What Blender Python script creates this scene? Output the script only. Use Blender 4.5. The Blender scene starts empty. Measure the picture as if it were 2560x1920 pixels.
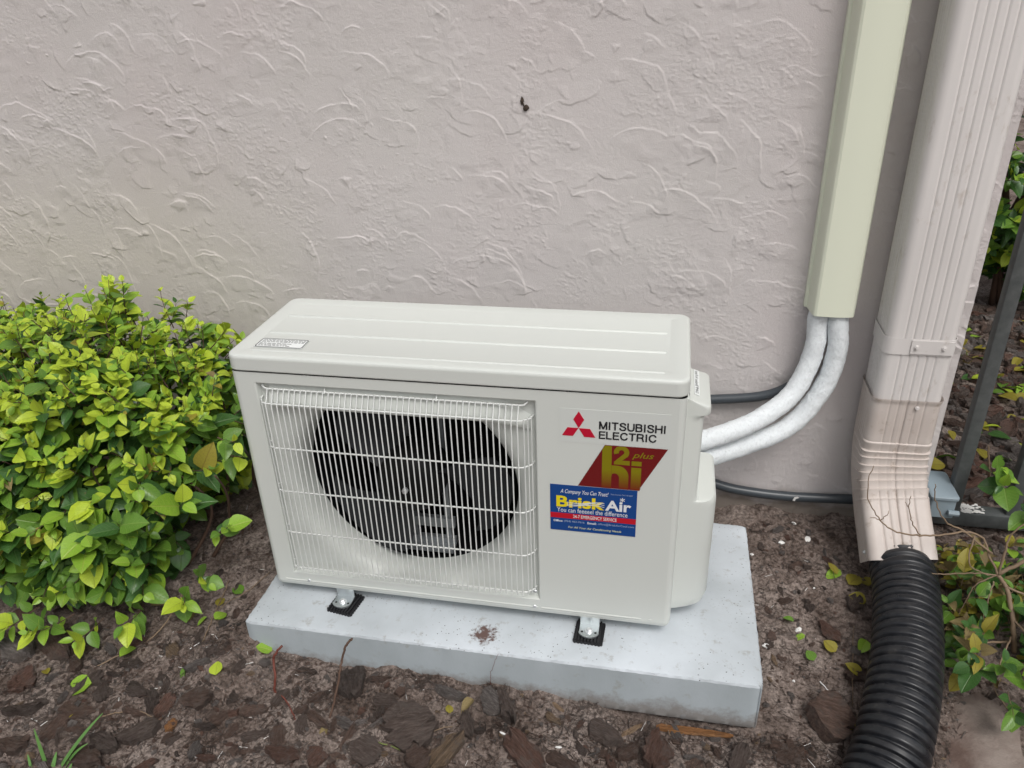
import bpy, bmesh, math, random
import numpy as np
from math import sin, cos, pi, radians, sqrt, exp
from mathutils import Vector, Matrix, Euler

rng = np.random.default_rng(7)
random.seed(11)
SC = bpy.context.scene
COL = SC.collection

# ------------------------------------------------------------------ camera
cam_d = bpy.data.cameras.new('camera')
cam = bpy.data.objects.new('camera', cam_d)
COL.objects.link(cam)
cam.location = (0.3544, -1.1201, 1.1184)
cam.rotation_euler = (1.0928, 0.0326, 0.1942)
cam_d.sensor_width = 36.0
cam_d.lens = 27.38
cam_d.clip_start = 0.02
cam_d.clip_end = 300
SC.camera = cam
CAMP = np.array(cam.location)
CAMR = np.array(cam.rotation_euler.to_matrix())
# ------------------------------------------------------------------ light: bright overcast
W = bpy.data.worlds.new('World')
SC.world = W
W.use_nodes = True
nt = W.node_tree
bg = nt.nodes['Background']
sky = nt.nodes.new('ShaderNodeTexSky')
sky.sky_type = 'NISHITA'
sky.sun_disc = False
SUN_EL, SUN_AZ = radians(57), radians(148)       # azimuth clockwise from +Y
sky.sun_elevation = SUN_EL
sky.sun_rotation = SUN_AZ
sky.air_density = 1.0
sky.dust_density = 6.0
sky.ozone_density = 1.0
hsv = nt.nodes.new('ShaderNodeHueSaturation')
hsv.inputs['Saturation'].default_value = 0.30
nt.links.new(sky.outputs[0], hsv.inputs['Color'])
nt.links.new(hsv.outputs[0], bg.inputs['Color'])
bg.inputs['Strength'].default_value = 0.13
sun_d = bpy.data.lights.new('sun', 'SUN')
sun_d.energy = 1.0
sun_d.angle = radians(22)
sun_d.color = (1.0, 0.985, 0.96)
sun = bpy.data.objects.new('sun', sun_d)
COL.objects.link(sun)
sd = Vector((sin(SUN_AZ) * cos(SUN_EL), cos(SUN_AZ) * cos(SUN_EL), sin(SUN_EL)))
sun.rotation_euler = sd.to_track_quat('Z', 'Y').to_euler()
sun.location = sd * 8
SC.view_settings.view_transform = 'Standard'
SC.view_settings.look = 'None'
SC.view_settings.gamma = 1
SC.view_settings.use_curve_mapping = False
SC.view_settings.exposure = -0.06


# ------------------------------------------------------------------ helpers
def sstep(a, b, x):
    t = np.clip((np.asarray(x, float) - a) / (b - a), 0, 1)
    return t * t * (3 - 2 * t)


def vnoise(X, Y, cell, seed):
    """smooth value noise on arrays, about -1..1"""
    r = np.random.default_rng(seed)
    g = r.random((256, 256)) * 2 - 1
    x = X / cell
    y = Y / cell
    xi = np.floor(x).astype(int)
    yi = np.floor(y).astype(int)
    fx = x - xi
    fy = y - yi
    fx = fx * fx * (3 - 2 * fx)
    fy = fy * fy * (3 - 2 * fy)
    a = g[xi % 256, yi % 256]
    b = g[(xi + 1) % 256, yi % 256]
    c = g[xi % 256, (yi + 1) % 256]
    d = g[(xi + 1) % 256, (yi + 1) % 256]
    return (a * (1 - fx) + b * fx) * (1 - fy) + (c * (1 - fx) + d * fx) * fy


class MB:
    def __init__(s):
        s.v = []
        s.f = []
        s.m = []
        s.uv = None

    def add(s, vs, fs, mi=0):
        o = len(s.v)
        s.v.extend([tuple(map(float, p)) for p in vs])
        s.f.extend([tuple(i + o for i in f) for f in fs])
        s.m.extend([mi] * len(fs))

    def box(s, x0, x1, y0, y1, z0, z1, mi=0, M=None):
        vs = [(x, y, z) for z in (z0, z1) for y in (y0, y1) for x in (x0, x1)]
        if M is not None:
            vs = [tuple(M @ Vector(p)) for p in vs]
        s.add(vs, [(0, 2, 3, 1), (4, 5, 7, 6), (0, 1, 5, 4), (2, 6, 7, 3), (0, 4, 6, 2), (1, 3, 7, 5)], mi)

    def tube(s, pts, r, n=6, mi=0, cap=True):
        pts = [np.array(p, float) for p in pts]
        rs = list(r) if hasattr(r, '__len__') else [r] * len(pts)
        fr = frames(pts)
        vs = []
        for p, (t, u, w), rr in zip(pts, fr, rs):
            for k in range(n):
                a = 2 * pi * k / n
                vs.append(p + rr * (cos(a) * u + sin(a) * w))
        fs = []
        for i in range(len(pts) - 1):
            for k in range(n):
                a, b = i * n + k, i * n + (k + 1) % n
                fs.append((a, b, b + n, a + n))
        if cap:
            fs.append(tuple(range(n))[::-1])
            fs.append(tuple(range((len(pts) - 1) * n, len(pts) * n)))
        s.add(vs, fs, mi)

    def loft(s, loops, close=True, cap0=False, cap1=False, mi=0):
        n = len(loops[0])
        vs = [p for l in loops for p in l]
        fs = []
        for i in range(len(loops) - 1):
            for k in range(n if close else n - 1):
                a, b = i * n + k, i * n + (k + 1) % n
                fs.append((a, b, b + n, a + n))
        if cap0:
            fs.append(tuple(range(n))[::-1])
        if cap1:
            fs.append(tuple(range((len(loops) - 1) * n, len(loops) * n)))
        s.add(vs, fs, mi)

    def disc(s, c, ax, r, h, n=16, mi=0, bev=0.0):
        """short cylinder from c along ax (unit) with optional bevel on the far end"""
        ax = np.array(ax, float)
        ax /= np.linalg.norm(ax)
        u = np.cross(ax, (0, 0, 1) if abs(ax[2]) < .9 else (1, 0, 0))
        u /= np.linalg.norm(u)
        w = np.cross(ax, u)
        c = np.array(c, float)
        L = []
        for (rr, hh) in ((r, 0), (r, h - bev), (r - bev, h)) if bev else ((r, 0), (r, h)):
            L.append([c + ax * hh + rr * (cos(2 * pi * k / n) * u + sin(2 * pi * k / n) * w) for k in range(n)])
        s.loft(L, cap0=True, cap1=True, mi=mi)

    def mesh(s, name, mats, smooth=None):
        me = bpy.data.meshes.new(name)
        me.from_pydata(s.v, [], s.f)
        for m in (mats if isinstance(mats, (list, tuple)) else [mats]):
            me.materials.append(m)
        if len(me.materials) > 1:
            me.polygons.foreach_set('material_index', s.m)
        bm = bmesh.new()
        bm.from_mesh(me)
        bmesh.ops.recalc_face_normals(bm, faces=bm.faces)
        bm.to_mesh(me)
        bm.free()
        if smooth:
            me.shade_smooth()
            if smooth < 180:
                me.set_sharp_from_angle(angle=radians(smooth))
        me.update()
        return me


def frames(pts, u0=None):
    n = len(pts)
    ts = []
    for i in range(n):
        t = pts[min(i + 1, n - 1)] - pts[max(i - 1, 0)]
        l = np.linalg.norm(t)
        ts.append(t / l if l > 1e-9 else np.array((0, 0, 1.)))
    u = np.array(u0, float) if u0 is not None else np.cross(ts[0], (0.3, 0.2, 1) if abs(ts[0][2]) < .9 else (1, .1, 0))
    out = []
    for t in ts:
        u = u - t * np.dot(u, t)
        u = u / np.linalg.norm(u)
        out.append((t, u, np.cross(t, u)))
    return out


def spline(pts, n):
    """Catmull-Rom through pts, n samples per span"""
    P = [np.array(p, float) for p in pts]
    P = [2 * P[0] - P[1]] + P + [2 * P[-1] - P[-2]]
    out = []
    for i in range(1, len(P) - 2):
        for k in range(n):
            t = k / n
            a, b, c, d = P[i - 1:i + 3]
            out.append(.5 * (2 * b + (c - a) * t + (2 * a - 5 * b + 4 * c - d) * t * t + (3 * b - a - 3 * c + d) * t ** 3))
    out.append(P[-2])
    return out


def resample(pts, step):
    P = np.array(pts)
    L = np.r_[0, np.cumsum(np.linalg.norm(np.diff(P, axis=0), axis=1))]
    s = np.arange(0, L[-1], step)
    return [np.array([np.interp(q, L, P[:, k]) for k in range(3)]) for q in s], s


def link(o, parent=None):
    COL.objects.link(o)
    if parent is not None:
        o.parent = parent
        o.matrix_parent_inverse = parent_inv(parent)
    return o


def wloc(o):
    # every empty / root here is only translated
    v = Vector((0, 0, 0))
    while o is not None:
        if o.type == 'EMPTY':
            v += o.location if o.parent is None else Vector((0, 0, 0))
        o = o.parent
    return v


def parent_inv(p):
    return Matrix.Translation(-wloc(p)) if p.parent is None and p.type == 'EMPTY' else Matrix.Identity(4)


def thing(name, label, cat, loc=(0, 0, 0), group=None):
    o = bpy.data.objects.new(name, None)
    o.empty_display_size = .05
    COL.objects.link(o)
    o.location = loc
    tag(o, label, cat, group)
    return o


def tag(o, label=None, cat=None, group=None, kind=None):
    if label:
        o['label'] = label
    if cat:
        o['category'] = cat
    if group:
        o['group'] = group
    if kind:
        o['kind'] = kind
    return o


def obj(name, mb, mats=None, parent=None, smooth=None):
    me = mb.mesh(name, mats, smooth) if isinstance(mb, MB) else mb
    o = bpy.data.objects.new(name, me)
    return link(o, parent)


def rounded(x0, x1, y0, y1, r, k=5):
    """rounded rectangle loop (ccw seen from +), list of 2d points"""
    P = []
    for cx, cy, a0 in ((x1 - r, y1 - r, 0), (x0 + r, y1 - r, 90), (x0 + r, y0 + r, 180), (x1 - r, y0 + r, 270)):
        for i in range(k + 1):
            a = radians(a0 + 90 * i / k)
            P.append((cx + r * cos(a), cy + r * sin(a)))
    return P


# ------------------------------------------------------------------ materials
MATS = {}


def mat(name, col, rough=.5, metal=0, spec=.5):
    m = bpy.data.materials.new(name)
    m.use_nodes = True
    b = m.node_tree.nodes['Principled BSDF']
    b.inputs['Base Color'].default_value = (*col, 1)
    b.inputs['Roughness'].default_value = rough
    b.inputs['Metallic'].default_value = metal
    b.inputs['Specular IOR Level'].default_value = spec
    MATS[name] = m
    return m


def N(m, t, **kw):
    n = m.node_tree.nodes.new(t)
    for k, v in kw.items():
        if k in n.inputs:
            n.inputs[k].default_value = v
        else:
            setattr(n, k, v)
    return n


def L(m, a, b):
    m.node_tree.links.new(a, b)


def noise_node(m, scale, detail=4, rough=.55, stretch=None, coord='Object'):
    tc = N(m, 'ShaderNodeTexCoord')
    n = N(m, 'ShaderNodeTexNoise')
    n.inputs['Scale'].default_value = scale
    n.inputs['Detail'].default_value = detail
    n.inputs['Roughness'].default_value = rough
    if stretch:
        mp = N(m, 'ShaderNodeMapping')
        mp.inputs['Scale'].default_value = stretch
        L(m, tc.outputs[coord], mp.inputs[0])
        L(m, mp.outputs[0], n.inputs['Vector'])
    else:
        L(m, tc.outputs[coord], n.inputs['Vector'])
    return n


def ramp(m, src, stops):
    r = N(m, 'ShaderNodeValToRGB')
    e = r.color_ramp.elements
    while len(e) > 1:
        e.remove(e[-1])
    for i, (p, c) in enumerate(stops):
        q = e[0] if i == 0 else e.new(p)
        q.position = p
        q.color = (*c, 1) if len(c) == 3 else c
    L(m, src, r.inputs[0])
    return r


def mixc(m, fac, a, b, mode='MIX'):
    n = N(m, 'ShaderNodeMix', data_type='RGBA', blend_type=mode)
    for s, v in (('A', a), ('B', b)):
        i = [q for q in n.inputs if q.name == s and q.type == 'RGBA'][0]
        if hasattr(v, 'is_output'):
            L(m, v, i)
        else:
            i.default_value = (*v, 1)
    f = n.inputs[0]
    if hasattr(fac, 'is_output'):
        L(m, fac, f)
    else:
        f.default_value = fac
    return [q for q in n.outputs if q.type == 'RGBA'][0]


def BS(m):
    return m.node_tree.nodes['Principled BSDF']


def bump(m, src, dist, strength=1.0, prev=None):
    b = N(m, 'ShaderNodeBump')
    b.inputs['Distance'].default_value = dist
    b.inputs['Strength'].default_value = strength
    L(m, src, b.inputs['Height'])
    if prev is not None:
        L(m, prev, b.inputs['Normal'])
    L(m, b.outputs[0], BS(m).inputs['Normal'])
    return b.outputs[0]


def var(m, c0, c1, scale, lo=.35, hi=.65, stretch=None, detail=4):
    n = noise_node(m, scale, detail, stretch=stretch)
    r = ramp(m, n.outputs[0], [(lo, c0), (hi, c1)])
    L(m, r.outputs[0], BS(m).inputs['Base Color'])
    return n, r


# wall paint
m = mat('wall_paint', (.6, .53, .51), .75, spec=.25)
n = noise_node(m, 2.3, 3)
r = ramp(m, n.outputs[0], [(.3, (.595, .548, .540)), (.5, (.60, .565, .555)), (.72, (.595, .567, .55))])
n2 = noise_node(m, 1.4, 2, stretch=(1, 1, 1))
tc = N(m, 'ShaderNodeTexCoord')
sx = N(m, 'ShaderNodeSeparateXYZ')
L(m, tc.outputs['Object'], sx.inputs[0])
# beige tint that grows low on the left part of the wall
mx = N(m, 'ShaderNodeMapRange')
L(m, sx.outputs['X'], mx.inputs[0])
mx.inputs[1].default_value = -.35
mx.inputs[2].default_value = -.85
mz = N(m, 'ShaderNodeMapRange')
L(m, sx.outputs['Z'], mz.inputs[0])
mz.inputs[1].default_value = .85
mz.inputs[2].default_value = .55
mm = N(m, 'ShaderNodeMath', operation='MULTIPLY')
L(m, mx.outputs[0], mm.inputs[0])
L(m, mz.outputs[0], mm.inputs[1])
st = ramp(m, n2.outputs[0], [(.38, (0, 0, 0)), (.6, (1, 1, 1))])
mm2 = N(m, 'ShaderNodeMath', operation='MULTIPLY')
L(m, mm.outputs[0], mm2.inputs[0])
mm2.inputs[1].default_value = .75
c1 = mixc(m, mm2.outputs[0], r.outputs[0], (.59, .545, .48))
# splashed soil at the foot of the wall
n3 = noise_node(m, 14, 4)
ad = N(m, 'ShaderNodeMath', operation='MULTIPLY_ADD')
L(m, n3.outputs[0], ad.inputs[0])
ad.inputs[1].default_value = -.07
L(m, sx.outputs['Z'], ad.inputs[2])
mr = N(m, 'ShaderNodeMapRange')
L(m, ad.outputs[0], mr.inputs[0])
mr.inputs[1].default_value = -.005
mr.inputs[2].default_value = -.045
c2 = mixc(m, mr.outputs[0], c1, (.22, .19, .165))
L(m, c2, BS(m).inputs['Base Color'])
g = noise_node(m, 420, 5, .65)
b0 = bump(m, g.outputs[0], .0012, .8)


def trowel_layer(scale, warp_scale, warp, mask_scale, lo, hi, dist, prev):
    """flat overlapping trowel patches: each cell has its own level, edges ragged, broken up by a mask"""
    tc = N(m, 'ShaderNodeTexCoord')
    wn = N(m, 'ShaderNodeTexNoise')
    wn.inputs['Scale'].default_value = warp_scale
    wn.inputs['Detail'].default_value = 6
    wn.inputs['Roughness'].default_value = .62
    L(m, tc.outputs['Object'], wn.inputs['Vector'])
    sc = N(m, 'ShaderNodeVectorMath', operation='MULTIPLY_ADD')
    L(m, wn.outputs['Color'], sc.inputs[0])
    sc.inputs[1].default_value = (warp, warp, warp)
    L(m, tc.outputs['Object'], sc.inputs[2])
    mp = N(m, 'ShaderNodeMapping')
    mp.inputs['Rotation'].default_value = (0, .5, 0)
    mp.inputs['Scale'].default_value = (1, 0, 1.5)
    L(m, sc.outputs[0], mp.inputs[0])
    v = N(m, 'ShaderNodeTexVoronoi', feature='F1')
    v.inputs['Scale'].default_value = scale
    L(m, mp.outputs[0], v.inputs['Vector'])
    sp = N(m, 'ShaderNodeSeparateColor')
    L(m, v.outputs['Color'], sp.inputs[0])
    mk = noise_node(m, mask_scale, 3)
    mr_ = ramp(m, mk.outputs[0], [(lo, (0, 0, 0)), (hi, (1, 1, 1))])
    mu_ = N(m, 'ShaderNodeMath', operation='MULTIPLY')
    L(m, sp.outputs[0], mu_.inputs[0])
    L(m, mr_.outputs[0], mu_.inputs[1])
    return bump(m, mu_.outputs[0], dist, 1.0, prev)


b1 = trowel_layer(8.0, 9, .05, 7, .50, .56, .0014, b0)
trowel_layer(48, 60, .02, 12, .52, .60, .0008, b1)

m = mat('appliance_paint', (.622, .648, .615), .36, spec=.45)
g = noise_node(m, 900, 2)
bump(m, g.outputs[0], .0003, .25)
m = mat('grille_paint', (.68, .70, .68), .35)
m = mat('plate_film', (.622, .65, .622), .28)
mat('emblem_red', (.50, .004, .03), .3)
mat('ink_black', (.012, .013, .016), .35)
mat('sticker_red', (.155, .008, .009), .22)
m = mat('sticker_gold', (.22, .20, .004), .25)
tc = N(m, 'ShaderNodeTexCoord')
sx = N(m, 'ShaderNodeSeparateXYZ')
L(m, tc.outputs['Object'], sx.inputs[0])
mr = N(m, 'ShaderNodeMapRange')
L(m, sx.outputs['Z'], mr.inputs[0])
mr.inputs[1].default_value = .335
mr.inputs[2].default_value = .372
c = mixc(m, mr.outputs[0], (.17, .02, .006), (.22, .19, .003))
L(m, c, BS(m).inputs['Base Color'])
mat('sticker_gold_plain', (.22, .185, .004), .25)
mat('sticker_blue', (.006, .055, .235), .25)
mat('band_red', (.50, .008, .022), .25)
mat('ink_yellow', (.80, .66, .01), .3)
mat('ink_white', (.75, .78, .80), .3)
mat('ink_cream', (.62, .66, .42), .3)
mat('ink_pale', (.34, .44, .58), .3)
mat('label_white', (.80, .83, .82), .4)
mat('ink_grey', (.10, .10, .11), .5)
mat('fan_plastic', (.022, .0235, .026), .55, spec=.22)
mat('fan_hub_plastic', (.005, .005, .0048), .6, spec=.2)
mat('coil_shade', (.005, .0055, .0065), .7, spec=.15)  # near-black: the shade deep behind the fan is put into the coil colour
mat('chamber_shade', (.006, .0065, .008), .7, spec=.15)  # grey metal inside, painted near-black for the little light that gets in
mat('galvanised', (.30, .32, .33), .5, .5)
m = mat('zinc', (.62, .66, .67), .3, .9)
mat('bolt_zinc', (.78, .80, .81), .35, .7)
mat('hole_dark', (.01, .01, .01), .8)
mat('rubber', (.012, .012, .014), .55)
# concrete pad
m = mat('pad_concrete', (.45, .48, .49), .8, spec=.2)
n, r = var(m, (.41, .445, .465), (.60, .645, .685), 4, .32, .68, detail=8)
v = N(m, 'ShaderNodeTexVoronoi', feature='F1')
v.inputs['Scale'].default_value = 120
tc = N(m, 'ShaderNodeTexCoord')
L(m, tc.outputs['Object'], v.inputs['Vector'])
pr = ramp(m, v.outputs['Distance'], [(.10, (1, 1, 1)), (.16, (0, 0, 0))])
wn = noise_node(m, 6, 3)
pg = ramp(m, wn.outputs[0], [(.46, (0, 0, 0)), (.58, (1, 1, 1))])
mu = N(m, 'ShaderNodeMath', operation='MULTIPLY')
L(m, pr.outputs[0], mu.inputs[0])
L(m, pg.outputs[0], mu.inputs[1])
c1 = mixc(m, mu.outputs[0], r.outputs[0], (.10, .10, .10))
# dirt smears
n4 = noise_node(m, 38, 6, .7)
d4 = ramp(m, n4.outputs[0], [(.57, (0, 0, 0)), (.70, (.6, .6, .6))])
c2 = mixc(m, d4.outputs[0], c1, (.27, .25, .22))
# soil smudge with a shape of its own near the front edge
sep = N(m, 'ShaderNodeVectorMath', operation='DISTANCE')
L(m, tc.outputs['Object'], sep.inputs[0])
sep.inputs[1].default_value = (.052, -.045, 0)
n5 = noise_node(m, 90, 5, .7)
sm = N(m, 'ShaderNodeMath', operation='MULTIPLY_ADD')
L(m, n5.outputs[0], sm.inputs[0])
sm.inputs[1].default_value = .085
L(m, sep.outputs['Value'], sm.inputs[2])
s5 = ramp(m, sm.outputs[0], [(.055, (1, 1, 1)), (.068, (0, 0, 0))])
c3 = mixc(m, s5.outputs[0], c2, (.13, .085, .075))
L(m, c3, BS(m).inputs['Base Color'])
g = noise_node(m, 160, 5, .6)
bump(m, g.outputs[0], .0012, .4)

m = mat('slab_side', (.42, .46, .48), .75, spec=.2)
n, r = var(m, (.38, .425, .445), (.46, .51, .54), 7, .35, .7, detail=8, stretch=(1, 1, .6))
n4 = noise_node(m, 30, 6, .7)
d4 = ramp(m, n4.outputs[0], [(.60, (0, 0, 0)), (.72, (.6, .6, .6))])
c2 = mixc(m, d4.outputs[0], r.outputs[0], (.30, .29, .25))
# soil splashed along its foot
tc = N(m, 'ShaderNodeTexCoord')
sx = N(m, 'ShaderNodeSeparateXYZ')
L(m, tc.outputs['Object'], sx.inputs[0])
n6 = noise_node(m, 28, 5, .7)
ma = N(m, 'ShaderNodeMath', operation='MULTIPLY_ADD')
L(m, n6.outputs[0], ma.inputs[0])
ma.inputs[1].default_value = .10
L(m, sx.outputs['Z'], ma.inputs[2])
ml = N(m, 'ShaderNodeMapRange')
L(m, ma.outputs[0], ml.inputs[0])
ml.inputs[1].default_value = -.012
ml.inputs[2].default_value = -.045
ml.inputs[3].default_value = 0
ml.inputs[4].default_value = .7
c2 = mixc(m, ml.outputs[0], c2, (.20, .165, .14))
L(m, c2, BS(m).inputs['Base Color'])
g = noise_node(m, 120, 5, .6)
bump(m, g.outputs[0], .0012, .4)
# soil
m = mat('soil', (.09, .075, .07), .95, spec=.1)
n = noise_node(m, 9, 8, .68)
r = ramp(m, n.outputs[0], [(.33, (.11, .085, .072)), (.5, (.235, .195, .173)), (.70, (.37, .325, .295))])
n2 = noise_node(m, 140, 4, .7)
r2 = ramp(m, n2.outputs[0], [(.35, (.45, .42, .40)), (.62, (1.25, 1.2, 1.18))])
c1 = mixc(m, 1.0, r.outputs[0], r2.outputs[0], 'MULTIPLY')
v = N(m, 'ShaderNodeTexVoronoi', feature='F1')
v.inputs['Scale'].default_value = 95
tc = N(m, 'ShaderNodeTexCoord')
L(m, tc.outputs['Object'], v.inputs['Vector'])
pr = ramp(m, v.outputs['Distance'], [(.07, (1, 1, 1)), (.11, (0, 0, 0))])
gt = N(m, 'ShaderNodeSeparateColor')
L(m, v.outputs['Color'], gt.inputs[0])
gg = ramp(m, gt.outputs[0], [(.86, (0, 0, 0)), (.88, (1, 1, 1))])
mu = N(m, 'ShaderNodeMath', operation='MULTIPLY')
L(m, pr.outputs[0], mu.inputs[0])
L(m, gg.outputs[0], mu.inputs[1])
c2 = mixc(m, mu.outputs[0], c1, (.45, .43, .42))
L(m, c2, BS(m).inputs['Base Color'])
n3 = noise_node(m, 60, 6, .75)
b1 = bump(m, n3.outputs[0], .01, .8)
n4 = noise_node(m, 320, 4, .7)
bump(m, n4.outputs[0], .003, .8, b1)


def bark_mat(name, c0, c1, spec=.25):
    m = mat(name, c0, .62, spec=.35)
    n = noise_node(m, 5, 8, .7, stretch=(.7, 4.5, 3))
    oi = N(m, 'ShaderNodeObjectInfo')
    r = ramp(m, n.outputs[0], [(.32, tuple(x * .5 for x in c0)), (.5, c0), (.72, c1)])
    hs = N(m, 'ShaderNodeHueSaturation')
    L(m, r.outputs[0], hs.inputs['Color'])
    mr = N(m, 'ShaderNodeMapRange')
    L(m, oi.outputs['Random'], mr.inputs[0])
    mr.inputs[3].default_value = .8
    mr.inputs[4].default_value = 1.5
    L(m, mr.outputs[0], hs.inputs['Value'])
    # soil dust caught on the chip
    nd = noise_node(m, 4.5, 7, .68)
    rd = ramp(m, nd.outputs[0], [(.48, (0, 0, 0)), (.64, (.75, .75, .75))])
    cd = mixc(m, rd.outputs[0], hs.outputs[0], (.19, .155, .135))
    L(m, cd, BS(m).inputs['Base Color'])
    n2 = noise_node(m, 9, 8, .72, stretch=(.8, 6, 3))
    bump(m, n2.outputs[0], .12, .8)
    return m


bark_mat('bark_brown', (0.155, 0.1, 0.078), (0.27, 0.19, 0.155))
bark_mat('bark_dark', (0.112, 0.083, 0.07), (0.215, 0.172, 0.152))
bark_mat('bark_red', (0.175, 0.098, 0.074), (0.28, 0.175, 0.14))
bark_mat('bark_grey', (0.19, 0.165, 0.152), (0.37, 0.335, 0.315))
bark_mat('wood_tan', (0.288, 0.198, 0.126), (0.432, 0.324, 0.228))
bark_mat('wood_orange', (0.322, 0.149, 0.057), (0.414, 0.230, 0.103))


def leaf_mat(name, col, dark, vein, rough=.38, transl=.30, spots=0.0):
    m = mat(name, col, rough, spec=.4)
    n = noise_node(m, 35, 3)
    r = ramp(m, n.outputs[0], [(.35, dark), (.65, col)])
    base = r.outputs[0]
    if spots:
        n2 = noise_node(m, 60, 4, .6)
        r2 = ramp(m, n2.outputs[0], [(.60, (0, 0, 0)), (.68, (1, 1, 1))])
        mu = N(m, 'ShaderNodeMath', operation='MULTIPLY')
        L(m, r2.outputs[0], mu.inputs[0])
        mu.inputs[1].default_value = spots
        base = mixc(m, mu.outputs[0], base, (.16, .10, .035))
    uv = N(m, 'ShaderNodeUVMap')
    sx = N(m, 'ShaderNodeSeparateXYZ')
    L(m, uv.outputs[0], sx.inputs[0])
    # midrib
    a = N(m, 'ShaderNodeMath', operation='SUBTRACT')
    L(m, sx.outputs['X'], a.inputs[0])
    a.inputs[1].default_value = .5
    ab = N(m, 'ShaderNodeMath', operation='ABSOLUTE')
    L(m, a.outputs[0], ab.inputs[0])
    mid = ramp(m, ab.outputs[0], [(.012, (1, 1, 1)), (.035, (0, 0, 0))])
    # side veins: bands in v shifted by |u|
    s1 = N(m, 'ShaderNodeMath', operation='MULTIPLY_ADD')
    L(m, ab.outputs[0], s1.inputs[0])
    s1.inputs[1].default_value = -.55
    L(m, sx.outputs['Y'], s1.inputs[2])
    s2 = N(m, 'ShaderNodeMath', operation='MULTIPLY')
    L(m, s1.outputs[0], s2.inputs[0])
    s2.inputs[1].default_value = 44
    s3 = N(m, 'ShaderNodeMath', operation='SINE')
    L(m, s2.outputs[0], s3.inputs[0])
    sv = ramp(m, s3.outputs[0], [(.90, (0, 0, 0)), (1.0, (.55, .55, .55))])
    mxv = N(m, 'ShaderNodeMath', operation='MAXIMUM')
    L(m, mid.outputs[0], mxv.inputs[0])
    L(m, sv.outputs[0], mxv.inputs[1])
    mv = N(m, 'ShaderNodeMath', operation='MULTIPLY')
    L(m, mxv.outputs[0], mv.inputs[0])
    mv.inputs[1].default_value = .55
    c = mixc(m, mv.outputs[0], base, vein)
    b = BS(m)
    L(m, c, b.inputs['Base Color'])
    bump(m, mxv.outputs[0], -.0012, .6)
    tr = N(m, 'ShaderNodeBsdfTranslucent')
    L(m, c, tr.inputs['Color'])
    mx = N(m, 'ShaderNodeMixShader')
    mx.inputs[0].default_value = transl
    L(m, b.outputs[0], mx.inputs[1])
    L(m, tr.outputs[0], mx.inputs[2])
    L(m, mx.outputs[0], m.node_tree.nodes['Material Output'].inputs['Surface'])
    return m


LEAF = [leaf_mat('leaf_lime', (.53, .66, .055), (.42, .55, .05), (.33, .40, .05), .38, .22),
        leaf_mat('leaf_fresh', (.31, .50, .05), (.23, .41, .045), (.42, .50, .10), .34, .22),
        leaf_mat('leaf_mid', (.15, .29, .04), (.11, .23, .033), (.24, .35, .08), .30, .22),
        leaf_mat('leaf_deep', (.060, .15, .035), (.044, .11, .027), (.12, .20, .06), .28, .16),
        leaf_mat('leaf_yellow', (.42, .36, .05), (.34, .30, .05), (.28, .2, .05), .5, .35, .6),
        leaf_mat('leaf_dry', (.30, .24, .10), (.20, .15, .07), (.18, .12, .06), .7, .2, .7)]
mat('stem_brown', (.11, .065, .045), .75)
m = mat('twig_tan', (.22, .155, .10), .75)
mat('stem_red', (.16, .045, .03), .6)
mat('stem_green', (.16, .20, .05), .6)
mat('grass_blade', (.11, .24, .06), .45)

m = mat('cover_cream', (.78, .81, .665), .38, spec=.4)
m = mat('downspout_paint', (.60, .525, .485), .42, spec=.4)
n = noise_node(m, 7, 5, .6, stretch=(1, 1, .3))
r = ramp(m, n.outputs[0], [(.35, (.655, .625, .605)), (.6, (.715, .685, .665))])
n2 = noise_node(m, 26, 5, .7, stretch=(1, 1, .5))
d2 = ramp(m, n2.outputs[0], [(.60, (0, 0, 0)), (.76, (.55, .55, .55))])
c = mixc(m, d2.outputs[0], r.outputs[0], (.36, .29, .22))
L(m, c, BS(m).inputs['Base Color'])
m = mat('elbow_paint', (.55, .48, .44), .42, spec=.4)
n = noise_node(m, 9, 5, .6)
r = ramp(m, n.outputs[0], [(.35, (.52, .455, .415)), (.6, (.585, .525, .485))])
n2 = noise_node(m, 32, 5, .7)
d2 = ramp(m, n2.outputs[0], [(.58, (0, 0, 0)), (.74, (.7, .7, .7))])
c = mixc(m, d2.outputs[0], r.outputs[0], (.30, .23, .17))
L(m, c, BS(m).inputs['Base Color'])
m = mat('pipe_plaster', (.70, .74, .76), .8, spec=.2)
n = noise_node(m, 170, 6, .7, stretch=(1, 1, .7))
r = ramp(m, n.outputs[0], [(.30, (.60, .63, .64)), (.42, (.75, .79, .81)), (.6, (.80, .84, .86))])
L(m, r.outputs[0], BS(m).inputs['Base Color'])
n2 = noise_node(m, 240, 4, .7)
bump(m, n2.outputs[0], .003, .8)
mat('conduit_grey', (.055, .065, .075), .32)
m = mat('box_grey', (.26, .32, .36), .45)
m = mat('fence_black', (.045, .05, .05), .4)
n = noise_node(m, 55, 5, .65)
oi = ramp(m, n.outputs[0], [(.3, (.065, .072, .072)), (.7, (.105, .112, .112))])
L(m, oi.outputs[0], BS(m).inputs['Base Color'])
m = mat('corrugated_plastic', (.012, .013, .016), .30, spec=.5)
n = noise_node(m, 30, 5, .7)
r = ramp(m, n.outputs[0], [(.45, (.011, .012, .015)), (.62, (.022, .022, .024)), (.78, (.075, .068, .062))])
L(m, r.outputs[0], BS(m).inputs['Base Color'])
n2 = noise_node(m, 60, 4)
r2 = ramp(m, n2.outputs[0], [(.3, (.25, .25, .25)), (.7, (.5, .5, .5))])
L(m, r2.outputs[0], BS(m).inputs['Roughness'])
m = mat('flagstone', (.30, .25, .22), .9, spec=.2)
var(m, (.13, .09, .075), (.30, .25, .22), 9, .36, .62, detail=10)
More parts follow.
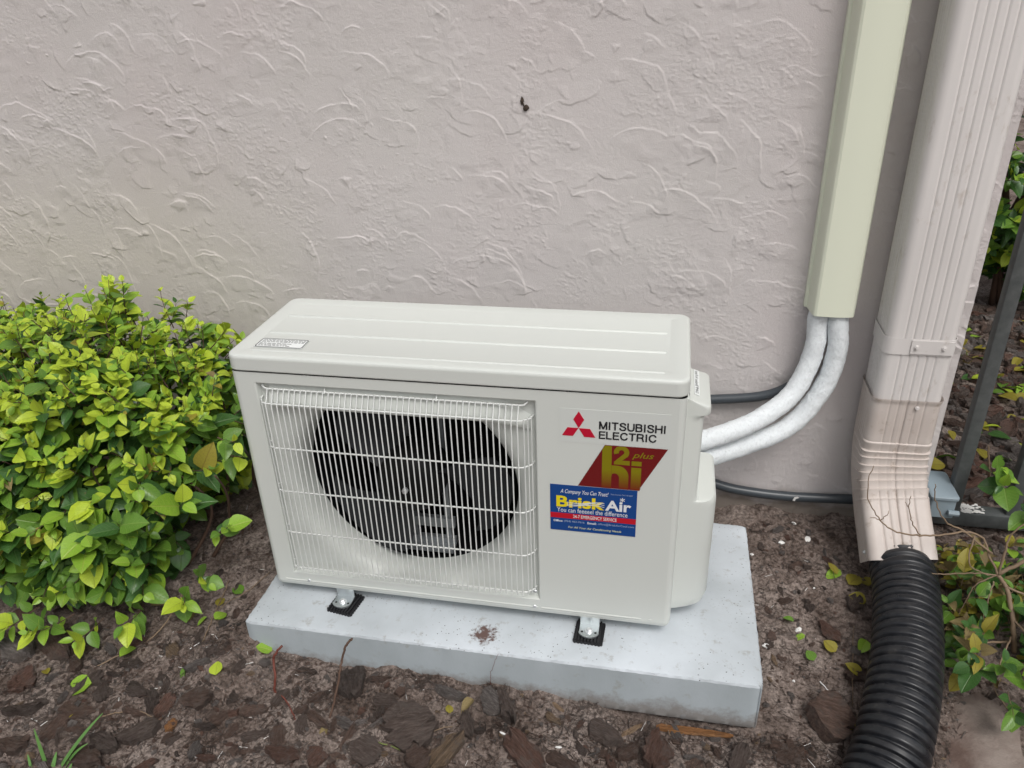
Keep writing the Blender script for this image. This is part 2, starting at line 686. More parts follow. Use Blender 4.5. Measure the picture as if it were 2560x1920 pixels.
n2 = noise_node(m, 70, 6, .7)
bump(m, n2.outputs[0], .006, .7)
mat('flake_white', (.80, .79, .76), .7)
mat('mud', (.05, .035, .025), .9)
M_ = MATS

# ------------------------------------------------------------------ terrain
TP = [(-.46, -.11, -.040), (-.35, -.1, -.078), (-.24, -.1, -.088), (-.13, -.1, -.078), (-.03, -.1, -.080), (.03, -.1, -.098), (.1, -.1, -.084), (.16, -.1, -.088), (.23, -.1, -.094), (.33, -.1, -.121), (.46, -.1, -.122), (.6, -.1, -.108),
      (-.5, .1, -.03), (-.5, .35, -.025), (-.8, .2, -.03), (-1.2, .2, -.03), (-.8, -.15, -.075), (-.6, -.25, -.085), (-1.2, -.2, -.085), (-.5, -.5, -.1), (0, -.3, -.105), (0, -.55, -.11), (.5, -.4, -.115), (.9, -.4, -.175), (.8, -.2, -.150), (.62, -.25, -.135), (1.05, -.1, -.140), (-1.2, -.6, -.1),
      (.63, .3, -.045), (.62, .47, -.02), (.8, .47, -.025), (.63, .1, -.085), (.75, .2, -.072), (.9, .25, -.065), (.9, 0, -.130), (1.0, .02, -.152), (.94, -.05, -.156), (1.05, .3, -.055), (1.05, .5, -.05), (1.3, .5, -.05), (1.3, .1, -.08), (1.2, 1, -.05), (1.5, 1.6, -.05), (2, 2.5, -.05), (0, .3, -.06), (-.2, .2, -.06), (.3, .3, -.06), (.4, 0, -.11), (0, 0, -.09)]


def terr0(x, y):
    x = np.asarray(x, float)
    y = np.asarray(y, float)
    num = np.zeros(np.broadcast(x, y).shape)
    den = np.zeros_like(num)
    for a, b, c in TP:
        w = 1 / ((x - a) ** 2 + (y - b) ** 2 + .0006) ** 1.5
        num += w * c
        den += w
    return num / den


def terr(x, y):
    x = np.asarray(x, float)
    y = np.asarray(y, float)
    h = terr0(x, y)
    wx, wy = x + .012 * vnoise(x, y, .03, 13), y + .012 * vnoise(x, y, .03, 14)
    h = h + .007 * vnoise(x, y, .06, 3) + .0055 * (.5 - np.abs(vnoise(wx, wy, .034, 4)) * 1.4) + .0045 * (.5 - np.abs(vnoise(wx + wy * .5, wy, .017, 5)) * 1.4) + .0022 * vnoise(wx, wy, .0085, 6)
    # keep the soil below the slab top and clear of the slab's front edge line
    return h


def axis(segs):
    out = []
    for a, b, d in segs:
        n = max(1, int(round((b - a) / d)))
        out += list(np.linspace(a, b, n, endpoint=False))
    out.append(segs[-1][1])
    return np.array(out)


xs = axis([(-60, -8, 13), (-8, -1.5, 1.3), (-1.5, 1.32, .0053), (1.32, 2.6, .014), (2.6, 8, 1.1), (8, 60, 13)])
ys = axis([(-60, -4, 14), (-4, -.62, .4), (-.62, .5, .0053), (.5, 2.7, .016), (2.7, 8, 1), (8, 60, 13)])
X, Y = np.meshgrid(xs, ys, indexing='ij')
Z = terr(X, Y)


Z0 = terr0(X, Y)


def look(G, x, y):
    i = min(max(int(np.searchsorted(xs, x)) - 1, 0), len(xs) - 2)
    j = min(max(int(np.searchsorted(ys, y)) - 1, 0), len(ys) - 2)
    fx, fy = (x - xs[i]) / (xs[i + 1] - xs[i]), (y - ys[j]) / (ys[j + 1] - ys[j])
    return float((G[i, j] * (1 - fx) + G[i + 1, j] * fx) * (1 - fy) + (G[i, j + 1] * (1 - fx) + G[i + 1, j + 1] * fx) * fy)


def tz(x, y):
    return look(Z, x, y)


def tz0(x, y):
    return look(Z0, x, y)


def grid_mesh(name, V, nx, ny, material, smooth=True):
    me = bpy.data.meshes.new(name)
    nv = nx * ny
    me.vertices.add(nv)
    me.vertices.foreach_set('co', V.astype(np.float32).ravel())
    i, j = np.meshgrid(np.arange(nx - 1), np.arange(ny - 1), indexing='ij')
    a = (i * ny + j).ravel()
    q = np.stack([a, a + ny, a + ny + 1, a + 1], 1).astype(np.int32)
    nf = len(q)
    me.loops.add(nf * 4)
    me.loops.foreach_set('vertex_index', q.ravel())
    me.polygons.add(nf)
    me.polygons.foreach_set('loop_start', np.arange(0, nf * 4, 4, dtype=np.int32))
    me.polygons.foreach_set('loop_total', np.full(nf, 4, np.int32))
    me.update(calc_edges=True)
    me.materials.append(material)
    if smooth:
        me.shade_smooth()
    return me


ground = obj('ground', grid_mesh('ground', np.stack([X, Y, Z], -1), len(xs), len(ys), M_['soil']))
tag(ground, 'dark brown soil and mulch bed along the foot of the house wall', kind='structure')

# ------------------------------------------------------------------ house wall with trowelled stucco
WY = .49
WX1 = .962
wxs = axis([(-1.76, -1.36, .008), (-1.36, WX1, .00175)])
wzs = axis([(-.16, .27, .003), (.27, 1.16, .00175), (1.16, 1.36, .008)])
WXg, WZg = np.meshgrid(wxs, wzs, indexing='ij')
H = np.zeros_like(WXg)
H += .0009 * vnoise(WXg, WZg, .17, 21) + .0003 * vnoise(WXg, WZg, .06, 22)
mask = sstep(.12, .5, vnoise(WXg, WZg, .075, 23) + .4 * vnoise(WXg, WZg, .024, 24))
WR = WXg + .5 * WZg
rough = vnoise(WR, WZg * 1.6, .0075, 25) * .55 + vnoise(WR, WZg * 1.3, .0042, 26) * .45
H += mask * .0009 * np.maximum(rough, -.15)
H += (.00008 + .00014 * sstep(-.2, .4, vnoise(WXg, WZg, .11, 28))) * vnoise(WXg, WZg, .0036, 27)


def stamp(cx, cz, a, asp, ang, th0, spread, amp, decay, bead, jag, soft=.0016):
    R = a * 1.35
    i0, i1 = np.searchsorted(wxs, [cx - R, cx + R])
    j0, j1 = np.searchsorted(wzs, [cz - R, cz + R])
    if i1 - i0 < 3 or j1 - j0 < 3:
        return
    X_, Z_ = WXg[i0:i1, j0:j1], WZg[i0:i1, j0:j1]
    x = X_ - cx + .008 * vnoise(X_, Z_, .040, 31) + .0012 * vnoise(X_, Z_, .010, 34)
    z = Z_ - cz + .008 * vnoise(X_, Z_, .040, 32) + .0012 * vnoise(X_, Z_, .010, 35)
    ca, sa = cos(ang), sin(ang)
    u = x * ca + z * sa
    v = (-x * sa + z * ca) / asp
    rr = np.sqrt(u * u + v * v) + 1e-6
    th = np.arctan2(v, u)
    k = 30
    tab = rng.normal(0, jag, k)
    tab2 = rng.normal(0, .06, 6)
    t = (th + pi) / (2 * pi)
    edge = a * (.85 + np.interp(t * k, np.arange(k + 1), np.r_[tab, tab[0]]) + np.interp(t * 6, np.arange(7), np.r_[tab2, tab2[0]]))
    d = edge - rr
    w = np.exp(-(((th - th0 + pi) % (2 * pi) - pi) / spread) ** 4)
    w = w * (0.5 + .5 * np.clip(1 + 1.5 * vnoise(X_, Z_, .02, 33), 0, 1.4))
    h = amp * sstep(-.0002, soft, d) * np.exp(-np.maximum(d, 0) / decay) + bead * np.exp(-((d - .0014) / .0012) ** 2)
    H[i0:i1, j0:j1] += w * h


for _ in range(560):                       # trowel ends: crisp edges facing up and to the right
    ang = radians(rng.uniform(-40, 20))
    stamp(rng.uniform(-1.8, 1.0), rng.uniform(-.15, 1.35), rng.uniform(.035, .125), rng.uniform(.5, 1.2), ang, radians(rng.normal(58, 26)) - ang, rng.uniform(.40, .85), rng.uniform(.0008, .0016), rng.uniform(.02, .09), rng.uniform(.0001, .0007), .009, .0008)
for _ in range(760):                       # ragged lower edges
    ang = radians(rng.uniform(-40, 40))
    stamp(rng.uniform(-1.8, 1.0), rng.uniform(-.15, 1.35), rng.uniform(.02, .07), rng.uniform(.5, 1.2), ang, radians(rng.normal(235, 50)) - ang, rng.uniform(.3, .75), rng.uniform(.0007, .0014), rng.uniform(.008, .035), 0, .032, .0008)
for _ in range(3600):
    cx, cz = rng.uniform(-1.40, .96), rng.uniform(-.05, 1.2)
    if vnoise(np.array(cx), np.array(cz), .075, 23) + rng.normal(0, .25) < .2:
        continue
    a = rng.uniform(.0018, .0048)
    i0, i1 = np.searchsorted(wxs, [cx - a * 2, cx + a * 2])
    j0, j1 = np.searchsorted(wzs, [cz - a * 2, cz + a * 2])
    x = WXg[i0:i1, j0:j1] - cx
    z = WZg[i0:i1, j0:j1] - cz
    an = rng.normal(-.7, .7)
    u, v = x * cos(an) + z * sin(an), -x * sin(an) + z * cos(an)
    H[i0:i1, j0:j1] += rng.uniform(.0004, .0010) * np.exp(-((u / a) ** 2 + (v / (a * .45)) ** 2) ** 2)
fade = sstep(0, .03, WXg - wxs[0]) * sstep(0, .03, wzs[-1] - WZg)
H *= fade
# the foot of the wall swells a little over the footing
H += .006 * sstep(.03, -.03, WZg + .01 * vnoise(WXg, WZg, .08, 51))
V = np.stack([WXg, WY - H, WZg], -1)
wall = obj('house_wall', grid_mesh('house_wall', V, len(wxs), len(wzs), M_['wall_paint']))
tag(wall, 'pinkish beige house wall with rough trowelled stucco relief', 'wall')
wm = MB()
wx0, wz1, wx1 = float(wxs[0]), float(wzs[-1]), float(wxs[-1])
wm.add([(-6, WY, -.16), (wx0, WY, -.16), (wx0, WY, wz1), (wx1, WY, wz1), (wx1, WY, 2.7), (-6, WY, 2.7), (-6, WY, wz1)], [(0, 1, 2, 6), (6, 2, 3, 4, 5)])
wm.add([(wx1, WY, -.16), (wx1, 6, -.16), (wx1, 6, 2.7), (wx1, WY, 2.7), (-6, 6, -.16), (-6, 6, 2.7), (-6, WY, -.16), (-6, WY, 2.7)], [(0, 1, 2, 3), (3, 2, 5, 7), (7, 5, 4, 6), (5, 2, 1, 4)])
# right arris follows the relief
ne = len(wzs)
eb = [(float(V[-1, j, 0]), float(V[-1, j, 1]), float(V[-1, j, 2])) for j in range(0, ne, 3)]
ev = eb + [(wx1, WY + .001, p[2]) for p in eb]
q = len(eb)
wm.add(ev, [(i, i + 1, i + 1 + q, i + q) for i in range(q - 1)])
obj('wall_return', wm, M_['wall_paint'], wall)
nest = MB()
for c, s in (((.0514, WY - .003, .9050), (.0035, .004, .008)), ((.0595, WY - .003, .8915), (.006, .005, .006)), ((.054, WY - .002, .898), (.002, .002, .003))):
    u = []
    for i in range(5):
        for k in range(7):
            a, b = -pi / 2 + pi * i / 4, 2 * pi * k / 7
            j = rng.uniform(.75, 1.25)
            u.append((c[0] + s[0] * cos(a) * cos(b) * j, c[1] + s[1] * cos(a) * sin(b) * j, c[2] + s[2] * sin(a) * j))
    nest.loft([u[i * 7:(i + 1) * 7] for i in range(5)], cap0=True, cap1=True)
tag(obj('mud_speck', nest, M_['mud']), 'tiny dark brown mud speck stuck on the wall above the machine', 'mud speck')

# ------------------------------------------------------------------ slab
PX0, PX1, PY0, PY1, PH = -.432, .567, -.088, .377, .112
mb = MB()


def slab_loop(ins, z, j=0.0):
    P = []
    c = [(PX0 + ins, PY0 + ins), (PX1 - ins, PY0 + ins), (PX1 - ins, PY1 - ins), (PX0 + ins, PY1 - ins)]
    for i in range(4):
        a, b = np.array(c[i]), np.array(c[(i + 1) % 4])
        n = 160 if i % 2 == 0 else 80
        nrm = np.array([(b - a)[1], -(b - a)[0]])
        nrm = nrm / np.linalg.norm(nrm)
        for k in range(n):
            p = a + (b - a) * k / n
            e = min(k, n - k) / n * np.linalg.norm(b - a)
            # rounded corner
            cr = max(0, .012 - e) * .35
            p = p - nrm * (cr * (1 if ins < .02 else 0) + j * rng.uniform(-1, 1))
            P.append((p[0], p[1], z + j * .6 * rng.uniform(-1, 1)))
    return P


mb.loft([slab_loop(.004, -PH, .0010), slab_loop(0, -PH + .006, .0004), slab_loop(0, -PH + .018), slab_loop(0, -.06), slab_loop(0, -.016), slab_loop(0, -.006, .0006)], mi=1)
mb.loft([mb.v[-480:], slab_loop(.0022, -.0015, .0010), slab_loop(.0060, 0), slab_loop(.03, .0001)])
n_ = len(mb.v)
mb.add([mb.v[k] for k in range(n_ - 480, n_)] + [((PX0 + PX1) / 2, (PY0 + PY1) / 2, .0001)], [(k, (k + 1) % 480, 480) for k in range(480)])
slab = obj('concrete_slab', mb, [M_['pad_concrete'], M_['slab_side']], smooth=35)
tag(slab, 'pale grey concrete slab under the air conditioner, dark soil smudge near its front edge', 'slab')

# ------------------------------------------------------------------ air conditioner
UX, UD, ZB, ZL, ZT = .4, .2755, .0264, .517, .55
ac = thing('air_conditioner', 'off-white outdoor air conditioner with wire fan grille, red and blue stickers', 'air conditioner', (0, .14, 0))
body = MB()
# shell (everything except the flat front)
R0 = .012
plan = []
for cx, cy, a0 in ((UX - R0, UD - R0, 0), (-UX + R0, UD - R0, 90), (-UX + R0, R0, 180)):
    for i in range(6):
        a = radians(a0 + 18 * i)
        plan.append((cx + R0 * cos(a), cy + R0 * sin(a)))
front_r = [(UX - R0 + R0 * cos(radians(270 + 18 * i)), R0 + R0 * sin(radians(270 + 18 * i))) for i in range(6)]
openp = front_r + plan          # from (UX-R0,0) round the back to (-UX+R0,0)
body.loft([[(x, y, .036) for x, y in openp], [(x, y, ZL) for x, y in openp]], close=False)
fullp = openp
ins = lambda P, d: [(x - d * np.sign(x) * (abs(x) > UX - .03), y + d * (y < .02) - d * (y > UD - .02)) for x, y in P]
body.loft([[(x, y, ZB) for x, y in ins(fullp, .006)], [(x, y, ZB + .002) for x, y in ins(fullp, .002)], [(x, y, .036) for x, y in fullp]], cap0=True)
# front with recessed fan opening
FCX, FCZ = -.1005, .2785
RX0, RX1, RZ0, RZ1 = -.356, .1545, .060, .497
angs = set(np.linspace(-pi, pi, 96, endpoint=False))
for x, z in ((RX0, RZ0), (RX1, RZ0), (RX1, RZ1), (RX0, RZ1), (-UX + R0, .036), (UX - R0, .036), (UX - R0, ZL), (-UX + R0, ZL)):
    angs.add(math.atan2(z - FCZ, x - FCX))
angs = sorted(angs)


def ray_rect(x0, x1, z0, z1, y):
    P = []
    for a in angs:
        c, s = cos(a), sin(a)
        t = min([((x1 if c > 0 else x0) - FCX) / c if abs(c) > 1e-9 else 9, ((z1 if s > 0 else z0) - FCZ) / s if abs(s) > 1e-9 else 9])
        P.append((FCX + t * c, y, FCZ + t * s))
    return P


def circ(r, y, ztop=9, e=.006):
    P = []
    for a in angs:
        x, z = FCX + r * cos(a), FCZ + r * sin(a)
        P.append((min(max(x, RX0 + e), RX1 - e), y, min(max(z, RZ0 + e), min(ztop, RZ1 - e))))
    return P


body.loft([ray_rect(-UX + R0, UX - R0, .036, ZL, 0), ray_rect(RX0, RX1, RZ0, RZ1, 0), ray_rect(RX0 + .002, RX1 - .002, RZ0 + .002, RZ1 - .002, .0015), ray_rect(RX0 + .005, RX1 - .005, RZ0 + .005, RZ1 - .005, .0125)])
body.loft([ray_rect(RX0 + .005, RX1 - .005, RZ0 + .005, RZ1 - .005, .0125), circ(.246, .0135), circ(.235, .0150), circ(.224, .0200), circ(.2155, .030), circ(.2105, .044), circ(.208, .060), circ(.2085, .075)])
obj('body', body, M_['appliance_paint'], ac, smooth=32)
# sloping ledge above the fan opening
vz = MB()
prof = [(.0122, .4935), (.0005, .4600), (-.0010, .4535), (.0010, .4490), (.020, .4480)]
loops = []
for x, sh in ((RX0 + .022, .0), (RX0 + .04, 0), (RX1 - .075, 0), (RX1 - .012, .012)):
    loops.append([(x, y + (.008 if sh else 0), z - sh * (0 if z > .48 else 1.2)) for y, z in prof])
vz.loft(loops, close=False)
vz.add(loops[0], [(0, 1, 2, 3, 4)])
vz.add(loops[-1], [(0, 1, 2, 3, 4)])
obj('upper_ledge', vz, M_['appliance_paint'], ac, smooth=40)
cav = MB()
cav.loft([circ(.2086, .0752, e=.003), [(min(max(p[0] * 1.0 + (p[0] - FCX) * .12, -.37), .16), .105, min(max(p[2] + (p[2] - FCZ) * .12, .05), .5)) for p in circ(.2086, .1)], [(min(max(p[0] + (p[0] - FCX) * .12, -.37), .16), .25, min(max(p[2] + (p[2] - FCZ) * .12, .05), .5)) for p in circ(.2086, .2)]])
obj('fan_chamber', cav, M_['chamber_shade'], ac)
coil = MB()
coil.box(-.385, .175, .235, .262, .045, .505)
for k in range(56):
    x = -.38 + k * .01
    coil.box(x, x + .0012, .228, .235, .05, .5)
obj('coil', coil, M_['coil_shade'], ac)
# motor bracket behind the fan
br = MB()
for x in (-.135, -.062):
    br.box(x - .006, x + .006, .135, .152, .05, .50)
for z0, z1 in ((.40, .425), (.112, .135), (.07, .085)):
    br.box(-.150, -.045, .125, .136, z0, z1)
br.box(-.150, -.045, .100, .125, .066, .071)
br.box(-.075, -.02, .128, .134, .385, .44)
obj('motor_bracket', br, M_['galvanised'], ac)
tg = MB()
Mt = Matrix.Translation((-.052, .120, .392)) @ Matrix.Rotation(radians(-35), 4, 'Y')
tg.box(-.014, .014, -.001, .001, -.010, .010, M=Mt)
tg.disc(Mt @ Vector((0, -.001, 0)), (0, -1, 0), .004, .001, 12, 1)
obj('motor_tag', tg, [M_['label_white'], M_['ink_grey']], ac)
# fan
hub = MB()
L_ = []
for r_, y in ((.002, .017), (.022, .018), (.05, .025), (.063, .037), (.066, .055), (.066, .105)):
    L_.append([(FCX + r_ * cos(2 * pi * k / 40), y, FCZ + r_ * sin(2 * pi * k / 40)) for k in range(40)])
hub.loft(L_, cap0=True, cap1=True)
fan = obj('fan', hub, M_['fan_hub_plastic'], ac, smooth=40)
for b in range(3):
    bl = MB()
    a0 = radians(128 + 120 * b)
    rows = []
    for i in range(9):
        r_ = .06 + (.195 - .06) * i / 8
        swp = radians(22) * (i / 8) ** 1.3
        wdt = radians(42 + 30 * (i / 8))
        row = []
        for j in range(9):
            t = j / 8 - .5
            a = a0 - swp + t * wdt
            y = .062 - .052 * t * (1 - .3 * i / 8) + .006 * sin(pi * (t + .5)) + .004 * (i / 8) ** 2
            rr = min(r_ * (1 - .10 * (abs(t) * 2) ** 4 * (i / 8) ** 3), .197)
            row.append((FCX + rr * cos(a), y, FCZ + rr * sin(a)))
        rows.append(row)
    bl.loft(rows, close=False)
    bl.loft([[(p[0], p[1] + .003, p[2]) for p in r] for r in rows], close=False)
    bl.loft([rows[-1], [(p[0], p[1] + .003, p[2]) for p in rows[-1]]], close=False)
    obj('blade', bl, M_['fan_plastic'], fan, smooth=60)
hs = MB()
hs.disc((FCX, .0172, FCZ), (0, -1, 0), .0062, .005, 6)
hs.disc((FCX, .0122, FCZ), (0, -1, 0), .0035, .004, 10)
obj('hub_nut', hs, M_['bolt_zinc'], fan)
# lid
lid = MB()


def lloop(d, z):
    return [(x, y, z) for x, y in rounded(-UX - .003 + d, UX + .003 - d, -.003 + d, UD + .004 - d, max(.022 - d, .004), 7)]


lid.loft([lloop(.006, ZL + .0035), lloop(.0008, ZL + .0035), lloop(0, ZL + .005), lloop(0, ZL + .0062), lloop(0, ZT - .0072), lloop(0, ZT - .0060), lloop(.0007, ZT - .0032), lloop(.0022, ZT - .0011), lloop(.0048, ZT - .0002), lloop(.0065, ZT), lloop(.012, ZT), lloop(.031, ZT + .0002), lloop(.0335, ZT - .0007)], cap0=True, cap1=True)
lido = obj('lid', lid, M_['appliance_paint'], ac, smooth=50)
for (xa, ya, xb, yb) in ((-.3692, .187, .3642, .180), (-.367, .107, .364, .098), (-.3649, .030, .3635, .018)):
    rb = MB()
    pr = [(-.0045, -.0012), (-.0025, .0008), (-.0008, .0016), (.0008, .0016), (.0025, .0008), (.0045, -.0012)]
    y_ = (ya + yb) / 2
    lo = []
    for x, s in ((xa, .1), (xa + .004, 1), (xb - .004, 1), (xb, .1)):
        lo.append([(x, y_ + a * s, ZT + (.0 if s < .5 else b)) for a, b in pr])
    rb.loft(lo, close=False)
    obj('rib', rb, M_['appliance_paint'], lido, smooth=60)
# caution label on the lid
cl = MB()
z_ = ZT + .0003
cl.box(-.3655, -.2735, .0370, .0740, z_ - .0003, z_)
for P0, P1 in ((rounded(-.365, -.274, .0375, .0735, .004, 4), rounded(-.3632, -.2758, .0394, .0716, .003, 4)),):
    cl.loft([[(x, y, z_ + .0001) for x, y in P0], [(x, y, z_ + .0001) for x, y in P1]], mi=1)
for k, (yy, xe) in enumerate(((.0685, -.278), (.0640, -.278), (.0595, -.279), (.0530, -.300), (.0485, -.302), (.0440, -.300))):
    x = -.361
    while x < xe - .004:
        w = rng.uniform(.003, .009)
        cl.box(x, min(x + w, xe), yy - .0009, yy + .0009, z_, z_ + .0001, 1)
        x += w + rng.uniform(.0012, .002)
obj('caution_label', cl, [M_['label_white'], M_['ink_black']], ac)
# bottom crease and screws on the front
cr = MB()
for xa, xb in ((-.376, .150), (.156, .346), (.360, .366)):
    cr.loft([[(x, y, z) for y, z in ((.0003, .0395), (-.0012, .0405), (-.0015, .0420), (.0003, .0440))] for x in (xa, xb)], close=False)
obj('crease', cr, M_['appliance_paint'], ac, smooth=60)
for x, z, y in ((-.3242, .0432, 0), (.1434, .0432, 0), (.1458, .0851, -.004)):
    sw = MB()
    sw.disc((x, y + .0005, z), (0, -1, 0), .0038, .0026, 12, 0, .0012)
    sw.box(x - .0025, x + .0025, y - .0024, y - .0019, z - .0004, z + .0004, 1)
    obj('screw', sw, [M_['bolt_zinc'], M_['hole_dark']], ac)

# valve cover on the right flank
vc = MB()
def plan_cover(xo, yb, r_, ins=0.0, y0=.044, sl=.30):
    f = lambda x: y0 + sl * (x - .4006) + ins * .5
    P = [(.4006, f(.4006)), (.4006 + (xo - r_ - .4006) * .5, f(.4006 + (xo - r_ - .4006) * .5))]
    p0, p1, p2 = np.array((xo - r_ - ins, f(xo - r_))), np.array((xo - ins, f(xo))), np.array((xo - ins, f(xo) + r_))
    for k in range(9):
        t = k / 8
        P.append(tuple((1 - t) ** 2 * p0 + 2 * t * (1 - t) * p1 + t * t * p2))
    P += [(xo - ins, yb - .012), (xo - .004 - ins, yb - .003), (xo - .012 - ins, yb), (.4006, yb)]
    return P


seq = [(.458, .225, .034, .030, .004), (.464, .228, .038, .030, .002), (.468, .230, .056, .030, 0), (.468, .230, .268, .030, 0), (.4665, .229, .2755, .029, 0), (.462, .226, .2800, .026, 0), (.4350, .200, .2830, .012, 0), (.4320, .196, .2860, .010, 0), (.4310, .194, .294, .009, 0), (.4310, .190, .446, .009, 0), (.4318, .190, .4565, .009, 0), (.4350, .188, .4615, .010, 0), (.4400, .184, .4625, .012, 0), (.4415, .182, .4645, .012, 0), (.4415, .182, .4725, .012, 0), (.4405, .181, .4765, .011, 0), (.4380, .179, .4790, .010, 0), (.4200, .174, .4865, .006, 0), (.4060, .172, .4925, .002, 0)]
vc.loft([[(x, y, z) for x, y in plan_cover(xo, yb, r_, i, .044 if z < .46 else .046, .30 if z < .46 else .05)] for xo, yb, z, r_, i in seq], close=True, cap0=True, cap1=True)
vco = obj('valve_cover', vc, M_['appliance_paint'], ac, smooth=26)
# label strip lying on the slanted top of the cover
ls = MB()
nrm = Vector((.0062, 0, .0145)).normalized()
eu = Vector((0, 1, 0))
ev_ = nrm.cross(eu)
o0 = Vector((.4170, .118, .4880)) + nrm * .0005
Ml = Matrix((eu.to_4d(), (-ev_).to_4d(), nrm.to_4d(), (0, 0, 0, 1))).transposed()
Ml.translation = o0
for i in range(3):
    Ml[3][i] = 0
ls.box(-.047, .047, -.0048, .0048, 0, .0004, M=Ml)
lso = obj('cover_label', ls, M_['label_white'], ac)


def text_mesh(s, bold=0.0, shear=0.0, spacing=1.0):
    c = bpy.data.curves.new('lettering', 'FONT')
    c.body = s
    c.size = 1
    c.offset = bold
    c.shear = shear
    c.space_character = spacing
    c.resolution_u = 3
    o = bpy.data.objects.new('lettering', c)
    COL.objects.link(o)
    dg = bpy.context.evaluated_depsgraph_get()
    me = bpy.data.meshes.new_from_object(o.evaluated_get(dg))
    bpy.data.objects.remove(o)
    co = np.zeros(len(me.vertices) * 3, np.float32)
    me.vertices.foreach_get('co', co)
    return me, co.reshape(-1, 3)


def text(s, x0, x1, z0, z1, material, parent, y=-.0012, bold=0.0, shear=0.0, spacing=1.0, M=None, name='lettering'):
    me, co = text_mesh(s, bold, shear, spacing)
    mn, mx = co.min(0), co.max(0)
    u = x0 + (co[:, 0] - mn[0]) / (mx[0] - mn[0]) * (x1 - x0)
    w = z0 + (co[:, 1] - mn[1]) / (mx[1] - mn[1]) * (z1 - z0)
    if M is None:
        V_ = np.stack([u, np.full_like(u, y), w], 1)
    else:
        V_ = np.array([tuple(M @ Vector((a, b, .0008))) for a, b in zip(u, w)])
    me.vertices.foreach_set('co', V_.astype(np.float32).ravel())
    me.materials.clear()
    me.materials.append(material)
    me.update()
    o = bpy.data.objects.new(name, me)
    return link(o, parent)


text('15AMP Breaker At Panel', -.042, .042, -.0030, .0030, M_['ink_grey'], lso, M=Ml, shear=.15)

# nameplate, stickers
npl = MB()
npl.box(.1935, .3765, -.0004, .0002, .4215, .4865)
npo = obj('nameplate', npl, M_['plate_film'], ac)
for P in ([(.2258, .4822), (.2166, .4667), (.2258, .4503), (.2349, .4665)],
          [(.2068, .4502), (.1976, .4342), (.2162, .4342), (.2255, .4502)],
          [(.2449, .4498), (.2540, .4336), (.2352, .4338), (.2261, .4500)]):
    d = MB()
    d.loft([[(x, y, z) for x, z in P] for y in (-.0003, -.0009)], cap0=True, cap1=True)
    obj('emblem_diamond', d, M_['emblem_red'], npo)
GL = {'M': (1.08, [[(.11, 0), (.11, 1)], [(.97, 0), (.97, 1)], [(.13, .97), (.54, .05)], [(.95, .97), (.54, .05)]]),
      'I': (.34, [[(.17, 0), (.17, 1)]]), 'T': (.86, [[(0, .92), (.86, .92)], [(.43, 0), (.43, .9)]]),
      'H': (.94, [[(.1, 0), (.1, 1)], [(.84, 0), (.84, 1)], [(.1, .53), (.84, .53)]]),
      'E': (.80, [[(.1, 0), (.1, 1)], [(.1, .92), (.8, .92)], [(.1, .53), (.74, .53)], [(.1, .08), (.8, .08)]]),
      'L': (.72, [[(.1, 0), (.1, 1)], [(.1, .08), (.72, .08)]]),
      'U': (.94, [[(.1, 1), (.1, .34), (.15, .19), (.28, .1), (.47, .075), (.66, .1), (.79, .19), (.84, .34), (.84, 1)]]),
      'B': (.90, [[(.1, 0), (.1, 1)], [(.1, .92), (.55, .92), (.70, .87), (.75, .74), (.70, .60), (.55, .54), (.1, .54)], [(.55, .54), (.74, .48), (.80, .31), (.74, .14), (.55, .08), (.1, .08)]]),
      'R': (.92, [[(.1, 0), (.1, 1)], [(.1, .92), (.58, .92), (.74, .86), (.79, .71), (.74, .55), (.58, .48), (.1, .48)], [(.60, .46), (.75, .36), (.79, .15), (.84, 0)]]),
      'C': (.98, [[(.88, .68), (.80, .83), (.66, .91), (.50, .93), (.30, .87), (.15, .72), (.1, .5), (.15, .28), (.30, .13), (.50, .07), (.66, .09), (.80, .17), (.89, .34)]]),
      'S': (.92, [[(.80, .70), (.75, .83), (.62, .91), (.45, .93), (.27, .90), (.16, .80), (.17, .66), (.28, .58), (.50, .52), (.70, .46), (.81, .35), (.80, .2), (.67, .10), (.46, .07), (.27, .10), (.14, .19), (.1, .33)]])}


def stroke_word(word, x0, x1, z0, z1, parent, th=.175, y=-.0010):
    tot = sum(GL[c][0] for c in word) + .10 * (len(word) - 1)
    kx, kz = (x1 - x0) / tot, z1 - z0
    cx_ = 0
    mb = MB()
    q = 0
    for c in word:
        for pl in GL[c][1]:
            P = [np.array((x0 + (cx_ + p[0]) * kx, z0 + p[1] * kz)) for p in pl]
            for i in range(len(P) - 1):
                d = P[i + 1] - P[i]
                d = d / np.linalg.norm(d)
                n_ = np.array((-d[1], d[0])) * th * .5 * kz
                e0 = d * (n_[0] ** 2 + n_[1] ** 2) ** .5 * (.45 if i > 0 else 0)
                e1 = d * (n_[0] ** 2 + n_[1] ** 2) ** .5 * (.45 if i < len(P) - 2 else 0)
                yy_ = y - .000012 * (q % 9)
                q += 1
                mb.add([(t[0], yy_, t[1]) for t in (P[i] - e0 - n_, P[i + 1] + e1 - n_, P[i + 1] + e1 + n_, P[i] - e0 + n_)], [(0, 1, 2, 3)])
        cx_ += GL[c][0] + .10
    return obj('lettering', mb, M_['ink_black'], parent)


stroke_word('MITSUBISHI', .2597, .3693, .4508, .4660, npo)
stroke_word('ELECTRIC', .2597, .3549, .4325, .4474, npo)
hp = MB()
hp.loft([[(x, y, z) for x, z in ((.2701, .4205), (.2253, .3338), (.3293, .3338), (.3744, .4205))] for y in (.0002, -.0005)], cap0=True, cap1=True)
hpo = obj('parallelogram_sticker', hp, M_['sticker_red'], ac)
g_ = MB()
yy = -.0008


def poly(P, mi=0, b=g_, y=yy):
    b.add([(x, y, z) for x, z in P], [tuple(range(len(P)))], mi)


